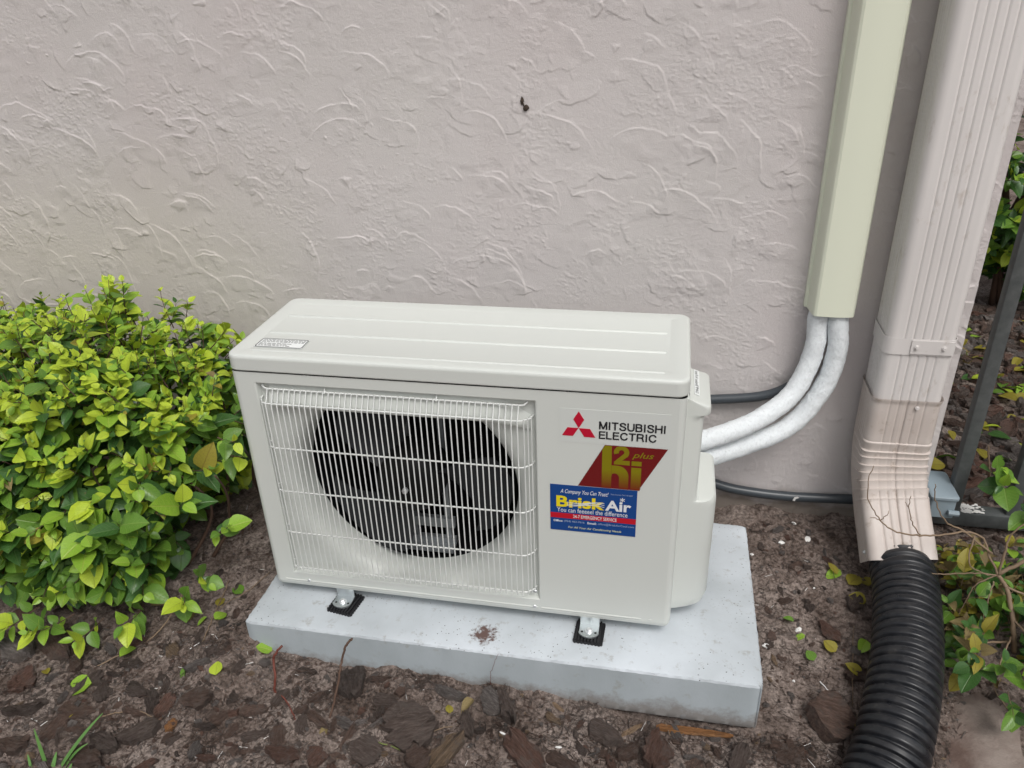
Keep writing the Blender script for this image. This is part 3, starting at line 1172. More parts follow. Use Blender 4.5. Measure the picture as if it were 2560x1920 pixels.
# tall h: stem, arch; square i; the figure two
poly([(.2662, .4120), (.2706, .4200), (.2820, .4200), (.2825, .3338), (.2662, .3338)])
arch_o = [(.2825 + .0285 * sin(t) * 1.0, .3575 + .0240 * cos(t)) for t in np.linspace(0, pi / 2, 9)]
arch_i = [(.2825 + .0052 + .0075 * sin(t), .3575 + .0075 * cos(t)) for t in np.linspace(-pi / 2, pi / 2, 9)]
ao = [(.2825, .3815)] + [(.2930 + .0185 * sin(t), .3600 + .0215 * cos(t)) for t in np.linspace(0, pi / 2, 9)] + [(.3117, .3338)]
ai = [(.2825, .3580)] + [(.2880 + .0078 * sin(t), .3570 + .0085 * cos(t)) for t in np.linspace(-.6, pi / 2, 9)] + [(.2958, .3338)]
for k in range(len(ao) - 1):
    poly([ao[k], ao[k + 1], ai[k + 1], ai[k]])
poly([(.3158, .3928), (.3325, .3928), (.3325, .3836), (.3158, .3836)])
poly([(.3158, .3800), (.3325, .3800), (.3325, .3372), (.3312, .3338), (.3158, .3338)])
obj('lettering', g_, M_['sticker_gold'], hpo)
t2 = MB()
oc, ic = [], []
for t in np.linspace(radians(200), radians(-35), 15):
    oc.append((.2985 + .0130 * cos(t), min(.4085 + .0130 * sin(t), .4203)))
    ic.append((.2985 + .0045 * cos(t), .4085 + .0048 * sin(t)))
oc += [(.2998, .3925), (.3128, .3925)]
ic += [(.2862, .3890), (.2862, .3838)]
oc += [(.3128, .3838)]
ic += [(.2862, .3838)]
for k in range(len(oc) - 1):
    poly([oc[k], oc[k + 1], ic[k + 1], ic[k]], b=t2, y=yy - .0001)
obj('lettering', t2, M_['sticker_gold_plain'], hpo)
text('plus', .3162, .3525, .3960, .4112, M_['sticker_gold_plain'], hpo, y=yy, shear=.35, bold=.008)
bs = MB()
bs.box(.1762, .3280, -.0008, -.0001, .2340, .3328)
bso = obj('business_sticker', bs, M_['sticker_blue'], ac)
bd = MB()
bd.box(.1762, .3280, -.0011, -.0008, .2614, .2724)
obj('red_band', bd, M_['band_red'], bso)
text('A Company You Can Trust!', .1944, .2786, .3135, .3245, M_['ink_white'], bso, y=-.0012, shear=.35, bold=.006)
text('Brisk', .1872, .2722, .2858, .3100, M_['ink_yellow'], bso, y=-.0012, bold=.03, spacing=1.0)
text('Air', .2735, .3188, .2862, .3085, M_['ink_white'], bso, y=-.0013, bold=.03, spacing=1.0)
text('You can feeeeel the difference', .1884, .3128, .2752, .2848, M_['ink_white'], bso, y=-.0012)
text('24-7 EMERGENCY SERVICE', .2171, .2943, .2638, .2708, M_['ink_white'], bso, y=-.0014, bold=.008)
text('Office:', .1818, .1985, .2528, .2575, M_['ink_white'], bso, y=-.0012, bold=.02)
text('(954) 463-7616', .2010, .2374, .2522, .2575, M_['ink_pale'], bso, y=-.0012)
text('Email:', .2429, .2590, .2528, .2575, M_['ink_white'], bso, y=-.0012, bold=.02)
text('office@BriskAirCool.com', .2612, .3252, .2522, .2577, M_['ink_pale'], bso, y=-.0012)
text('For All Your Air Conditioning Needs', .2082, .3033, .2392, .2450, M_['ink_cream'], bso, y=-.0012, shear=.25, bold=.012)
text('State License CAC1816667', .2825, .3205, .3205, .3232, M_['ink_pale'], bso, y=-.0012)
sf = MB()
for k in range(3):
    Mk = Matrix.Translation((.3030, -.0014, .3115)) @ Matrix.Rotation(radians(60 * k + 30), 4, 'Y')
    sf.box(-.0045, .0045, -.0001, .0001, -.0007, .0007, M=Mk)
obj('snowflake', sf, M_['ink_white'], bso)
for a, c, ph in ((.0022, .2975, 0), (.0026, .2945, .5), (.002, .2915, 1)):
    sf = MB()
    pts = [(.206 + .066 * t, c + a * sin(2 * pi * (t * .9 + .5) + ph) + .002 * t) for t in np.linspace(0, 1, 16)]
    for k in range(15):
        w = .0005 + .0003 * sin(pi * k / 15)
        (xa, za), (xb, zb) = pts[k], pts[k + 1]
        sf.add([(xa, -.0015, za - w), (xb, -.0015, zb - w), (xb, -.0015, zb + w), (xa, -.0015, za + w)], [(0, 1, 2, 3)])
    obj('swirl', sf, M_['ink_white'], bso)

# fan grille: bars behind, upright wires in front
GY = -.0125
gb = MB()
gb.tube([(-.345, .012, .4925), (-.345, .006, .488), (-.340, .0035, .4845), (-.333, .003, .4840), (.126, .003, .4840), (.133, .0035, .4848), (.138, .006, .489), (.138, .012, .493)], .0018, 6)
for x in (-.225, -.02):
    gb.tube([(x, .012, .4945), (x, .006, .491), (x, .001, .4825)], .0016, 6)
gr = obj('grille', gb, M_['grille_paint'], ac, smooth=80)
hz = [.4605, .367, .2708, .1730, .0850]
for z in hz:
    w = MB()
    w.tube([(-.352, .0135, z + .004), (-.351, .004, z + .002), (-.345, -.006, z), (-.336, GY + .0022, z), (.122, GY + .0022, z), (.130, GY + .0035, z), (.1365, -.004, z), (.1430, .002, z), (.1475, .0135, z + .001)], .0017, 6)
    obj('horizontal_wire', w, M_['grille_paint'], gr, smooth=80)
w = MB()
w.tube([(0, GY - .0008, .0795), (0, GY - .0008, .458), (0, GY + .0008, .4622), (0, GY + .005, .4668), (0, .0012, .4832), (0, .002, .4862)], .00135, 5)
wm_ = w.mesh('vertical_wire', M_['grille_paint'], 80)
nw = 43
for k in range(nw + 1):
    o = bpy.data.objects.new('vertical_wire', wm_)
    o.location = (-.3345 + (.1235 + .3345) * k / nw, 0, 0)
    link(o, gr)
w2 = MB()
w2.tube([(0, 0, .0795), (0, 0, .4640)], .00135, 5)
w2m = w2.mesh('vertical_wire', M_['grille_paint'], 80)
for x, y in ((.1335, -.0085), (.1395, -.0030), (.1445, .0035), (-.3445, -.0075), (-.3505, .0020)):
    o = bpy.data.objects.new('vertical_wire', w2m)
    o.location = (x, y, 0)
    link(o, gr)
# feet
for k, sx_ in enumerate((-.25, .25)):
    ft = MB()
    hw = .0185
    # upright web bent into a foot with a rounded toe
    ft.box(sx_ - hw, sx_ + hw, .002, .0045, .0105, .040)
    toe = [(sx_ - hw, .0045), (sx_ - hw, -.020)] + [(sx_ + hw * cos(radians(180 + 20 * i)), -.020 + .0125 * sin(radians(180 + 20 * i))) for i in range(1, 9)] + [(sx_ + hw, -.020), (sx_ + hw, .0045)]
    ft.loft([[(x, y, z) for x, y in toe] for z in (.0082, .0105)], cap0=True, cap1=True)
    rim = [(x, y) for x, y in toe[1:-1]]
    for (xa, ya), (xb, yb) in zip(rim[:-1], rim[1:]):
        ft.box(0, math.hypot(xb - xa, yb - ya), -.0008, .0008, .0105, .0124, M=Matrix.Translation((xa, ya, 0)) @ Matrix.Rotation(math.atan2(yb - ya, xb - xa), 4, 'Z'))
    ft.disc((sx_ - .0128, -.0185, .0104), (0, 0, 1), .0024, .0004, 10, 1)
    ft.disc((sx_ + .0128, -.0185, .0104), (0, 0, 1), .0024, .0004, 10, 1)
    rf = MB()
    rf.box(sx_ - hw, sx_ + hw, UD - .012, UD - .009, .0105, .040)
    rf.box(sx_ - hw, sx_ + hw, UD - .009, UD + .028, .0082, .0105)
    obj('rear_foot', rf, M_['zinc'], ac)
    fo = obj('foot', ft, [M_['zinc'], M_['hole_dark']], ac, smooth=30)
    bo = MB()
    bo.disc((sx_, -.0150, .0105), (0, 0, 1), .0080, .0018, 20, 0, .0006)
    bo.disc((sx_, -.0150, .0123), (0, 0, 1), .0052, .0042, 6, 0, .0010)
    obj('bolt', bo, M_['bolt_zinc'], fo, smooth=30)
    for back in (0, 1):
        pd = MB()
        y0, y1 = (-.0395, .018) if not back else (UD - .03, UD + .034)
        pd.box(-.027, .027, y0 - y0, y1 - y0, .0003, .0035)
        for j in range(8):
            x = -.0255 + j * .0062
            pd.box(x, x + .0034, .001, y1 - y0 - .001, .0035, .0080)
        for j in range(8):
            y = .002 + j * .0066
            for s in (-1, 1):
                pd.box(s * .027 - .0012, s * .027 + .0012, y, y + .0034, .0003, .0060)
        for j in range(8):
            x = -.026 + j * .0066
            pd.box(x, x + .0034, -.0012, .0012, .0003, .0062)
        o = obj('rubber_pad', pd, M_['rubber'])
        o.location = (sx_, y0, 0)
        o.rotation_euler = (0, 0, radians((-9, -2)[k]) if not back else 0)
        side = 'left front' if k == 0 else 'right front'
        if back:
            side = 'left rear' if k == 0 else 'right rear'
        tag(o, 'ribbed black rubber pad under the %s foot of the air conditioner' % side, 'rubber pad', 'rubber pads under the feet')

# ------------------------------------------------------------------ line-set cover, pipes, conduits
cv = MB()
prof = [(.6385, WY + .004), (.6385, .4785), (.6400, .4770), (.6440, .4755), (.6446, .470), (.6478, .440), (.6490, .4335), (.6515, .4290), (.6560, .4262), (.672, .4240), (.690, .4232), (.708, .4240), (.7225, .4262), (.7265, .4290), (.7290, .4335), (.7305, .440), (.7345, .470), (.735, .4755), (.739, .477), (.7405, .4785), (.7405, WY + .004)]
inner = [(x + (.002 if x < .69 else -.002), y + .002) for x, y in prof]
cv.loft([[(x, y, 2.5) for x, y in prof], [(x, y, .499) for x, y in prof], [(x, y, .497) for x, y in prof], [(x, y, .497) for x, y in inner], [(x, y, .60) for x, y in inner]], close=False)
cvo = obj('pipe_cover', cv, M_['cover_cream'], smooth=24)
tag(cvo, 'tall cream plastic pipe cover on the wall, left of the downspout', 'pipe cover')
inA = [(.670, .458, .53), (.669, .458, .51), (.666, .457, .476), (.668, .452, .430), (.656, .440, .368), (.621, .410, .313), (.544, .350, .281), (.440, .262, .282), (.396, .243, .286)]
inB = [(.709, .457, .53), (.708, .456, .51), (.704, .450, .480), (.711, .445, .412), (.693, .435, .330), (.634, .410, .249), (.531, .350, .223), (.440, .266, .238), (.396, .243, .243)]
for pts, lb in ((inA, 'white plastered insulated pipe, upper of the two curving from the cover to the machine'), (inB, 'white plastered insulated pipe, lower of the two curving from the cover to the machine')):
    P, s = resample(spline(pts, 10), .004)
    mb = MB()
    F = frames(P)
    n = 22
    lo = []
    for i, (p, (t, u, w)) in enumerate(zip(P, F)):
        lo.append([p + (.0205 + .0011 * float(vnoise(np.array(s[i]), np.array(k * .012), .011, 61)) + .0006 * rng.uniform(-1, 1)) * (cos(2 * pi * k / n) * u + sin(2 * pi * k / n) * w) for k in range(n)])
    mb.loft(lo, cap0=True, cap1=True)
    tag(obj('insulated_pipe', mb, M_['pipe_plaster'], smooth=180), lb, 'pipe', 'insulated pipes')
for pts, r_, lb in (([(.40, .4755, .262), (.472, .4755, .266), (.574, .4755, .281), (.630, .4750, .308), (.655, .4745, .345), (.672, .475, .400), (.688, .475, .52)], .0108, 'dark grey conduit bending up the wall behind the white pipes'),
                    ([(.40, .4745, .085), (.44, .4745, .062), (.498, .4745, .040), (.558, .4745, .027), (.664, .4745, .021), (.797, .4745, .027), (.9, .4745, .031), (.975, .4845, .036)], .0115, 'dark grey conduit running low along the foot of the wall')):
    mb = MB()
    mb.tube(spline(pts, 8), r_, 14)
    tag(obj('conduit', mb, M_['conduit_grey'], smooth=60), lb, 'conduit', 'conduits')
cb = MB()
cb.loft([[(x, y, z) for x, y in rounded(.966, 1.020, .455, .555, .006, 3)] for z in (.012, .060)], cap0=True, cap1=True)
cb.tube([(.955, .482, .036), (.968, .482, .036)], .0160, 14)
cbo = obj('conduit_box', cb, M_['box_grey'], smooth=35)
tag(cbo, 'small blue-grey conduit box between the downspout and the black fence', 'conduit box')
cl_ = MB()
cl_.loft([[(x, y, z) for x, y in rounded(.964 - d, 1.023 + d, .451 - d, .559, .007, 3)] for z, d in ((.0605, 0), (.066, 0), (.0685, -.003))], cap0=True, cap1=True)
cl_.tube([(1.004, .449, .030), (1.026, .449, .030)], .0065, 8)
obj('box_lid', cl_, M_['box_grey'], cbo, smooth=35)

# ------------------------------------------------------------------ downspout
DX0, DX1, DY0, DY1 = .779, .9055, .365, .470
ds = thing('downspout', 'beige ribbed metal downspout at the wall corner with strap and crimped elbow', 'downspout', ((DX0 + DX1) / 2, (DY0 + DY1) / 2, 0))
dcx, dcy = (DX0 + DX1) / 2, (DY0 + DY1) / 2
hw, hd = (DX1 - DX0) / 2, (DY1 - DY0) / 2


def rprof(hw, hd, r, ribs=1.0, k=5):
    """profile in (u = +x, v = towards the viewer) coordinates, ribbed on front and sides"""
    P = []
    nf, ns = 60, 46

    def seg(a, b, n, cnt, nrm):
        a, b = np.array(a), np.array(b)
        for i in range(n):
            t = i / n
            p = a + (b - a) * t
            d = 0
            if cnt:
                d = -ribs * .0019 * max(0, cos(2 * pi * (t - .5) * (cnt + 1))) ** 4 * float(sstep(0, .10, t) * sstep(0, .10, 1 - t))
            P.append(p + np.array(nrm) * d)

    def arc(cx, cy, a0):
        for i in range(k):
            a = radians(a0 + 90 * i / k)
            P.append(np.array((cx + r * cos(a), cy + r * sin(a))))
    seg((hw, -hd + r), (hw, hd - r), ns, 5, (1, 0))
    arc(hw - r, hd - r, 0)
    seg((hw - r, hd), (-hw + r, hd), nf, 5, (0, 1))
    arc(-hw + r, hd - r, 90)
    seg((-hw, hd - r), (-hw, -hd + r), ns, 5, (-1, 0))
    arc(-hw + r, -hd + r, 180)
    seg((-hw + r, -hd), (hw - r, -hd), nf, 0, (0, -1))
    arc(hw - r, -hd + r, 270)
    return P


pp = rprof(hw, hd, .016)
mb = MB()
mb.loft([[(dcx + a, dcy - b, z) for a, b in pp] for z in (2.5, .318)])
obj('pipe', mb, M_['downspout_paint'], ds, smooth=40)
st_ = MB()
sp = rprof(hw + .0015, hd + .0015, .017, 0)
nsp = len(sp)
keep = [i for i in range(nsp) if sp[i][1] > -hd - .001]
ring = [sp[i] for i in keep if True]
ring = sorted(ring, key=lambda p: math.atan2(p[0], p[1]))
# strap runs from the wall up the left side, across the front, round the right side
left = [(-hw - .0015 - .002, -hd - .012)] + [p for p in ring]
st_.loft([[(dcx + a * s_, dcy - b * s_, z + .0 * a) for a, b in ring] for z, s_ in ((.484, 1.0), (.484, 1.014), (.450, 1.014), (.450, 1.0))], close=False)
sto = obj('strap', st_, M_['downspout_paint'], ds, smooth=40)
tb = MB()
tb.box(dcx - .018, dcx + .0585, DY0 - .0045, DY0 - .0025, .4535, .4815)
tbo = obj('strap_tab', tb, M_['downspout_paint'], sto)
for x in (dcx - .008, dcx + .041):
    sc = MB()
    sc.disc((x, DY0 - .0045, .4675), (0, -1, 0), .0048, .0014, 14)
    sc.disc((x, DY0 - .0058, .4675), (0, -1, 0), .0032, .0030, 6)
    obj('screw', sc, M_['downspout_paint'], sto, smooth=30)
# elbow
ep = spline([(dcx, dcy, .352), (dcx, dcy, .30), (dcx, dcy, .245), (dcx + .001, dcy - .004, .200), (dcx + .004, dcy - .022, .150), (dcx + .011, dcy - .062, .093), (dcx + .019, dcy - .110, .041), (dcx + .0235, dcy - .138, .011)], 14)
P, s = resample(ep, .0016)
F = frames(P, (1, 0, 0))
mb = MB()
lo = []
S = s[-1]
ragged = None
for i, (p, (t, u, w)) in enumerate(zip(P, F)):
    q = s[i]
    grow = .0022 + .001 * q / S
    base = rprof(hw + grow, hd + grow, .017, 1.0 if q > .24 else (.75 if q < .105 else .35))
    cz = float(sstep(.100, .108, q) * sstep(.262, .250, q))
    ph = ((q - .104) / .0215) % 1.0
    saw = (1 - ph) ** 1.6 - .35
    lip = .0028 * float(sstep(.014, 0, q))
    row = []
    for a, b in base:
        fr = (b + hd) / (2 * hd)
        amp = .0042 * cz * saw * (fr ** 1.2)
        l_ = math.hypot(a / hw, b / hd)
        na, nb = a / hw, b / hd
        mx_ = max(abs(na), abs(nb))
        d = amp + lip
        da = d * (1 if na > .9 else (-1 if na < -.9 else 0))
        db = d * (1 if nb > .9 else (-1 if nb < -.9 else 0))
        # centre lock seam down the front
        if nb > .9 and abs(a + .002) < .0032:
            db -= .0016
        pnt = p + (a + da) * u + (b + db) * w
        row.append(pnt)
    lo.append(row)
k_ = len(lo[0])
rag = np.interp(np.arange(k_), np.linspace(0, k_, 23), np.r_[rng.uniform(-.010, .006, 22), 0])
lo[-1] = [q_ + F[-1][0] * r_ for q_, r_ in zip(lo[-1], rag)]
mb.loft(lo)
elb = obj('elbow', mb, M_['elbow_paint'], ds, smooth=50)
for fr_, si, sd_ in ((.004, 10, 'f'), (-.03, len(P) - 14, 'l')):
    sc = MB()
    t, u, w = F[si]
    if sd_ == 'f':
        c, ax = P[si] + .018 * u + (hd + .004) * w, w
    else:
        c, ax = P[si] - (hw + .003) * u + .02 * w, -u
    sc.disc(c, ax, .0045, .0014, 12)
    sc.disc(c + ax * .0014, ax, .003, .003, 6)
    obj('screw', sc, M_['bolt_zinc'] if sd_ == 'l' else M_['downspout_paint'], elb, smooth=30)

# corrugated drain pipe
cp = [P[-1] - .055 * F[-1][0] * .6 + np.array((0, 0, .004)), P[-1] + np.array((.001, .002, .004)), (.8655, .225, .012), (.858, .163, .001), (.837, .058, -.014), (.812, -.034, -.036), (.783, -.118, -.062), (.762, -.165, -.081), (.72, -.25, -.103), (.66, -.38, -.110), (.60, -.50, -.110)]
PP, s2 = resample(spline(cp, 16), .00175)
F2 = frames(PP, (1, 0, 0))
mb = MB()
lo = []
n = 44
for i, (p, (t, u, w)) in enumerate(zip(PP, F2)):
    if s2[i] < .052:
        r_ = .0555 + .0025 * float(sstep(.040, .050, s2[i]))
    else:
        ph = (s2[i] % .0196) / .0196
        r_ = .0540 + .0080 * float(sstep(.02, .26, ph) * sstep(.98, .74, ph))
    lo.append([p + r_ * (cos(2 * pi * k / n) * u + sin(2 * pi * k / n) * w * .98) for k in range(n)])
mb.loft(lo)
tag(obj('corrugated_pipe', mb, M_['corrugated_plastic'], smooth=180), 'black corrugated plastic drain pipe snaking from the downspout across the soil', 'drain pipe')

# ------------------------------------------------------------------ fence
fe = thing('fence', 'black metal fence with square pickets to the right of the downspout', 'fence', (1.3, .51, -.04))
rl = MB()
rl.loft([[(x, y, z) for y, z in rounded(.495, .533, -.036, .0, .003, 2)] for x in (.968, 3.2)], cap0=True, cap1=True)
rlo = obj('rail', rl, M_['fence_black'], fe, smooth=40)
pk = MB()
pk.loft([[(x, y, z) for x, y in rounded(-.0135, .0135, -.0135, .0135, .002, 2)] for z in (.0003, 1.25)], cap0=True, cap1=True)
pkm = pk.mesh('picket', M_['fence_black'], 40)
for k in range(17):
    o = bpy.data.objects.new('picket', pkm)
    o.location = (1.035 + .124 * k, .515, 0)
    link(o, fe)
tr = MB()
tr.loft([[(x, y, z) for y, z in rounded(.495, .533, 1.2505, 1.286, .003, 2)] for x in (.968, 3.2)], cap0=True, cap1=True)
obj('rail', tr, M_['fence_black'], fe, smooth=40)
sp_ = MB()
for k in range(120):
    x = 1.054 + abs(rng.normal(0, .024)) if k < 100 else rng.uniform(.972, 1.03)
    y = rng.uniform(.497, .530)
    a_ = rng.uniform(.001, .0055)
    sp_.add([(x + a_ * cos(2 * pi * j / 7) * rng.uniform(.6, 1.6), y + a_ * .8 * sin(2 * pi * j / 7) * rng.uniform(.6, 1.4), .0012 + .00002 * k) for j in range(7)], [tuple(range(7))])
obj('paint_splatter', sp_, M_['flake_white'], rlo)['kind'] = 'stuff'

# ------------------------------------------------------------------ leaves
def leaf_mesh(name, mi, asp, fold, droop, curl, ns=6, cols=(-1, -.5, 0, .5, 1)):
    """leaf of unit length along +Y, upper side +Z"""
    vs, fs, uv = [], [], []
    for i in range(ns + 1):
        v = i / ns
        w = asp * .53 * (sin(pi * min(v, 1) ** .80) ** .62) * (1 - .38 * v ** 4) if 0 < i < ns else 0.004
        for c in cols:
            x = c * w
            z = fold * abs(c) * w - droop * v * v + curl * (c * c) * w * .4 + .012 * sin(v * 9 + c * 2) * abs(c)
            vs.append((x, v, z))
            uv.append((.5 + c * .5 * (w / (asp * .5 + 1e-6)), v))
    nc = len(cols)
    for i in range(ns):
        for k in range(nc - 1):
            fs.append((i * nc + k, i * nc + k + 1, (i + 1) * nc + k + 1, (i + 1) * nc + k))
    me = bpy.data.meshes.new(name)
    me.from_pydata(vs, [], fs)
    ul = me.uv_layers.new(name='UVMap')
    for l in me.loops:
        ul.data[l.index].uv = uv[l.vertex_index]
    me.materials.append(LEAF[mi])
    me.shade_smooth()
    return me, np.array(vs), fs, uv


SH = [(.62, .25, .14, .0), (.72, .10, .28, .5), (.56, .45, .05, -.3), (.84, .16, .10, .3), (.50, .30, .34, .2)]
LM = {}
LO = {}
for mi in range(6):
    for si, (a, f, d, c) in enumerate(SH):
        if mi == 5:
            f, d, c = f + .35, d + .2, c + .5
        LM[mi, si] = leaf_mesh('leaf', mi, a, f, d, c)
        LO[mi, si] = leaf_mesh('leaf', mi, a, f, d, c, 4, (-1, 0, 1))


def basis(dirv, up):
    y = dirv / np.linalg.norm(dirv)
    z = up - y * np.dot(up, y)
    l = np.linalg.norm(z)
    z = z / l if l > 1e-6 else np.array((1., 0, 0))
    x = np.cross(y, z)
    return np.stack([x, y, z], 1)


def rv():
    v = rng.normal(0, 1, 3)
    return v / np.linalg.norm(v)


def foliage(root, leaves, nparts, cell=14):
    """leaves: list of (pos, R, length, mi, si). Largest visible ones become parts, the rest one stuff part."""
    pos = np.array([l[0] + l[1][:, 1] * l[2] * .5 for l in leaves])
    v = (pos - CAMP) @ CAMR
    dep = -v[:, 2]
    f = 1947 / 2.5
    px = 512 + f * v[:, 0] / dep
    py = 384 - f * v[:, 1] / dep
    size = np.array([l[2] for l in leaves]) * f / dep
    face = np.abs(np.einsum('ij,ij->i', np.array([l[1][:, 2] for l in leaves]), (CAMP - pos) / np.linalg.norm(CAMP - pos, axis=1)[:, None]))
    inside = (px > 0) & (px < 1024) & (py > 0) & (py < 768) & (dep > 0)
    best = {}
    for i in np.where(inside)[0]:
        key = (int(px[i] // cell), int(py[i] // cell))
        if key not in best or dep[i] < dep[best[key]]:
            best[key] = i
    cand = sorted(best.values(), key=lambda i: -size[i] * (.4 + face[i]))[:nparts]
    cs = set(cand)
    for i in cand:
        p, R_, ln, mi, si = leaves[i]
        o = bpy.data.objects.new('leaf', LM[mi, si][0])
        Mx = Matrix(R_.tolist()).to_4x4()
        o.matrix_basis = Matrix.Translation(p.tolist()) @ Mx @ Matrix.Diagonal((ln, ln, ln, 1))
        link(o, root)
    VV, FF, UV, MI = [], [], [], []
    o_ = 0
    for i, (p, R_, ln, mi, si) in enumerate(leaves):
        if i in cs:
            continue
        me, vs, fs, uv = LM[mi, si]
        me, vs, fs, uv = LO[mi, si]
        VV.append(vs * ln @ R_.T + p)
        FF.append(np.array(fs) + o_)
        UV.append(np.array(uv)[np.array(fs).ravel()])
        MI += [mi] * len(fs)
        o_ += len(vs)
    me = bpy.data.meshes.new('foliage')
    VV, FF, UV = np.concatenate(VV), np.concatenate(FF), np.concatenate(UV)
    nf = len(FF)
    me.vertices.add(len(VV))
    me.vertices.foreach_set('co', VV.astype(np.float32).ravel())
    me.loops.add(nf * 4)
    me.loops.foreach_set('vertex_index', FF.astype(np.int32).ravel())
    me.polygons.add(nf)
    me.polygons.foreach_set('loop_start', np.arange(0, nf * 4, 4, dtype=np.int32))
    me.polygons.foreach_set('loop_total', np.full(nf, 4, np.int32))
    for q in LEAF:
        me.materials.append(q)
    me.polygons.foreach_set('material_index', np.array(MI, np.int32))
    me.update(calc_edges=True)
    ul = me.uv_layers.new(name='UVMap')
    ul.data.foreach_set('uv', UV.astype(np.float32).ravel())
    me.shade_smooth()
    o = bpy.data.objects.new('foliage', me)
    link(o, root)
    o['kind'] = 'stuff'


def pick(probs):
    return int(rng.choice(6, p=np.array(probs) / sum(probs)))


def twig_leaves(base, d, ln, size, young, probs_old, probs_tip, stems, leaves, ok, up_bias=.5, r0=.0016):
    """a shoot with opposite leaf pairs"""
    d = d / np.linalg.norm(d)
    P = [base]
    n = max(3, int(ln / .016))
    for i in range(n):
        d = d + rv() * .12 + np.array((0, 0, .06))
        d /= np.linalg.norm(d)
        P.append(P[-1] + d * ln / n)
    stems.tube(P, [r0 * (1 - .6 * i / n) for i in range(n + 1)], 4, cap=False)
    ph = rng.uniform(0, pi)
    for i in range(1, n + 1):
        t = i / n
        p = P[i]
        tt = P[i] - P[i - 1]
        tt /= np.linalg.norm(tt)
        u = np.cross(tt, rv())
        u /= np.linalg.norm(u)
        w = np.cross(tt, u)
        ph += pi / 2 + rng.normal(0, .2)
        for s in (0, pi):
            if rng.random() < .08:
                continue
            lat = cos(ph + s) * u + sin(ph + s) * w
            dv = lat + tt * (.35 + .7 * t) + np.array((0, 0, -.12)) + rv() * .22
            up = np.array((0, -.25, 1.0)) * up_bias + tt * .7 + rv() * .35
            sz = size * rng.uniform(.55, 1.25) * (.55 + .45 * sin(pi * min(1, .25 + .75 * (1 - t)))) * (1 - young * .35 * t)
            if t > .85:
                sz *= .7
            mi = pick(probs_tip if (t > .6) else probs_old)
            R_ = basis(dv, up)
            q = p + lat * .002
            if ok is None or ok(q + R_[:, 1] * sz):
                leaves.append((q, R_, sz, mi, int(rng.integers(0, 5))))


# hedge on the left -------------------------------------------------
HC, HA = np.array((-1.02, .20, .195)), np.array((.515, .30, .300))


def hedge_surface():
    while True:
        d = rv()
        if d[1] > .55 or d[2] < -.75:
            continue
        e = 3.2 if d[2] < 0 else 2.5
        t = (np.sum(np.abs(d / HA) ** e)) ** (-1 / e)
        p = HC + d * t
        k = 1 + .09 * float(vnoise(np.array(p[0] + p[2] * .7), np.array(p[1] - p[2] * .6), .14, 71)) + .05 * float(vnoise(np.array(p[0] * 1.3), np.array(p[1] + p[2]), .06, 72))
        p = HC + d * t * k
        if p[1] > .468 or p[2] < -.07:
            continue
        if p[2] < .26 and p[0] > -.52 - .55 * (.26 - p[2]):
            continue
        if p[2] > .25:
            p[2] += (.05 * exp(-((p[0] + .75) / .17) ** 2) - .03 * exp(-((p[0] + 1.0) / .1) ** 2)) * float(sstep(.25, .42, p[2]))
        # area weighting: accept by size of t so the long sides fill evenly
        if rng.random() > (t / .60) ** 1.1:
            continue
        n = np.sign(d) * np.abs(d / HA) ** (e - 1) / HA
        return p, n / np.linalg.norm(n)


def ok_h(p):
    if p[1] > WY - .012 or p[2] < tz0(p[0], p[1]) + .004:
        return False
    if p[0] > -.409 and p[1] > -.006:
        return False
    if p[0] > -.425 and p[2] < .02:
        return False
    return p[0] < -.355 and p[0] > -1.85


hedge = thing('hedge', 'yellow-green leafy hedge against the wall, left of the air conditioner', 'hedge', (-1.1, .2, -.03))
lv, stm = [], MB()
for k in range(1350):
    p, n = hedge_surface()
    dep = abs(rng.normal(0, .05)) + .01
    b = p - n * (dep + .03)
    hz_ = p[2]
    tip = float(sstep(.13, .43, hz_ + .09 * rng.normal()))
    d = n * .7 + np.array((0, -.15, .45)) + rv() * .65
    old = [.02 + .42 * tip, .18 + .55 * tip, 1.0 - .1 * tip, 1.25 - .95 * tip, .01, .01]  # leaf age, with the low hedge's shade put into the colour mix
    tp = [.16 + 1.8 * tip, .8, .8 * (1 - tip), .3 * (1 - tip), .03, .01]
    if rng.random() < .06:
        tp = [1.6, .3, 0, 0, .5, .02]
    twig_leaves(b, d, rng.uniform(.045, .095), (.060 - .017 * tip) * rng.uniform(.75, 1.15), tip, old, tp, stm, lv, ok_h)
# small bare shoots on the top
for k in range(14):
    x, y = rng.uniform(-1.5, -.6), rng.uniform(.15, .44)
    zt = HC[2] + HA[2] * max(0, 1 - abs((x - HC[0]) / HA[0]) ** 2.5 - abs((y - HC[1]) / HA[1]) ** 2.5) ** .4
    twig_leaves(np.array((x, y, zt - .03)), np.array((rng.normal(0, .2), -.1, 1)), rng.uniform(.05, .08), .022, 1, [.6, .3, .1, 0, .1, .2], [.6, .2, 0, 0, .2, .4], stm, lv, ok_h, r0=.0012)
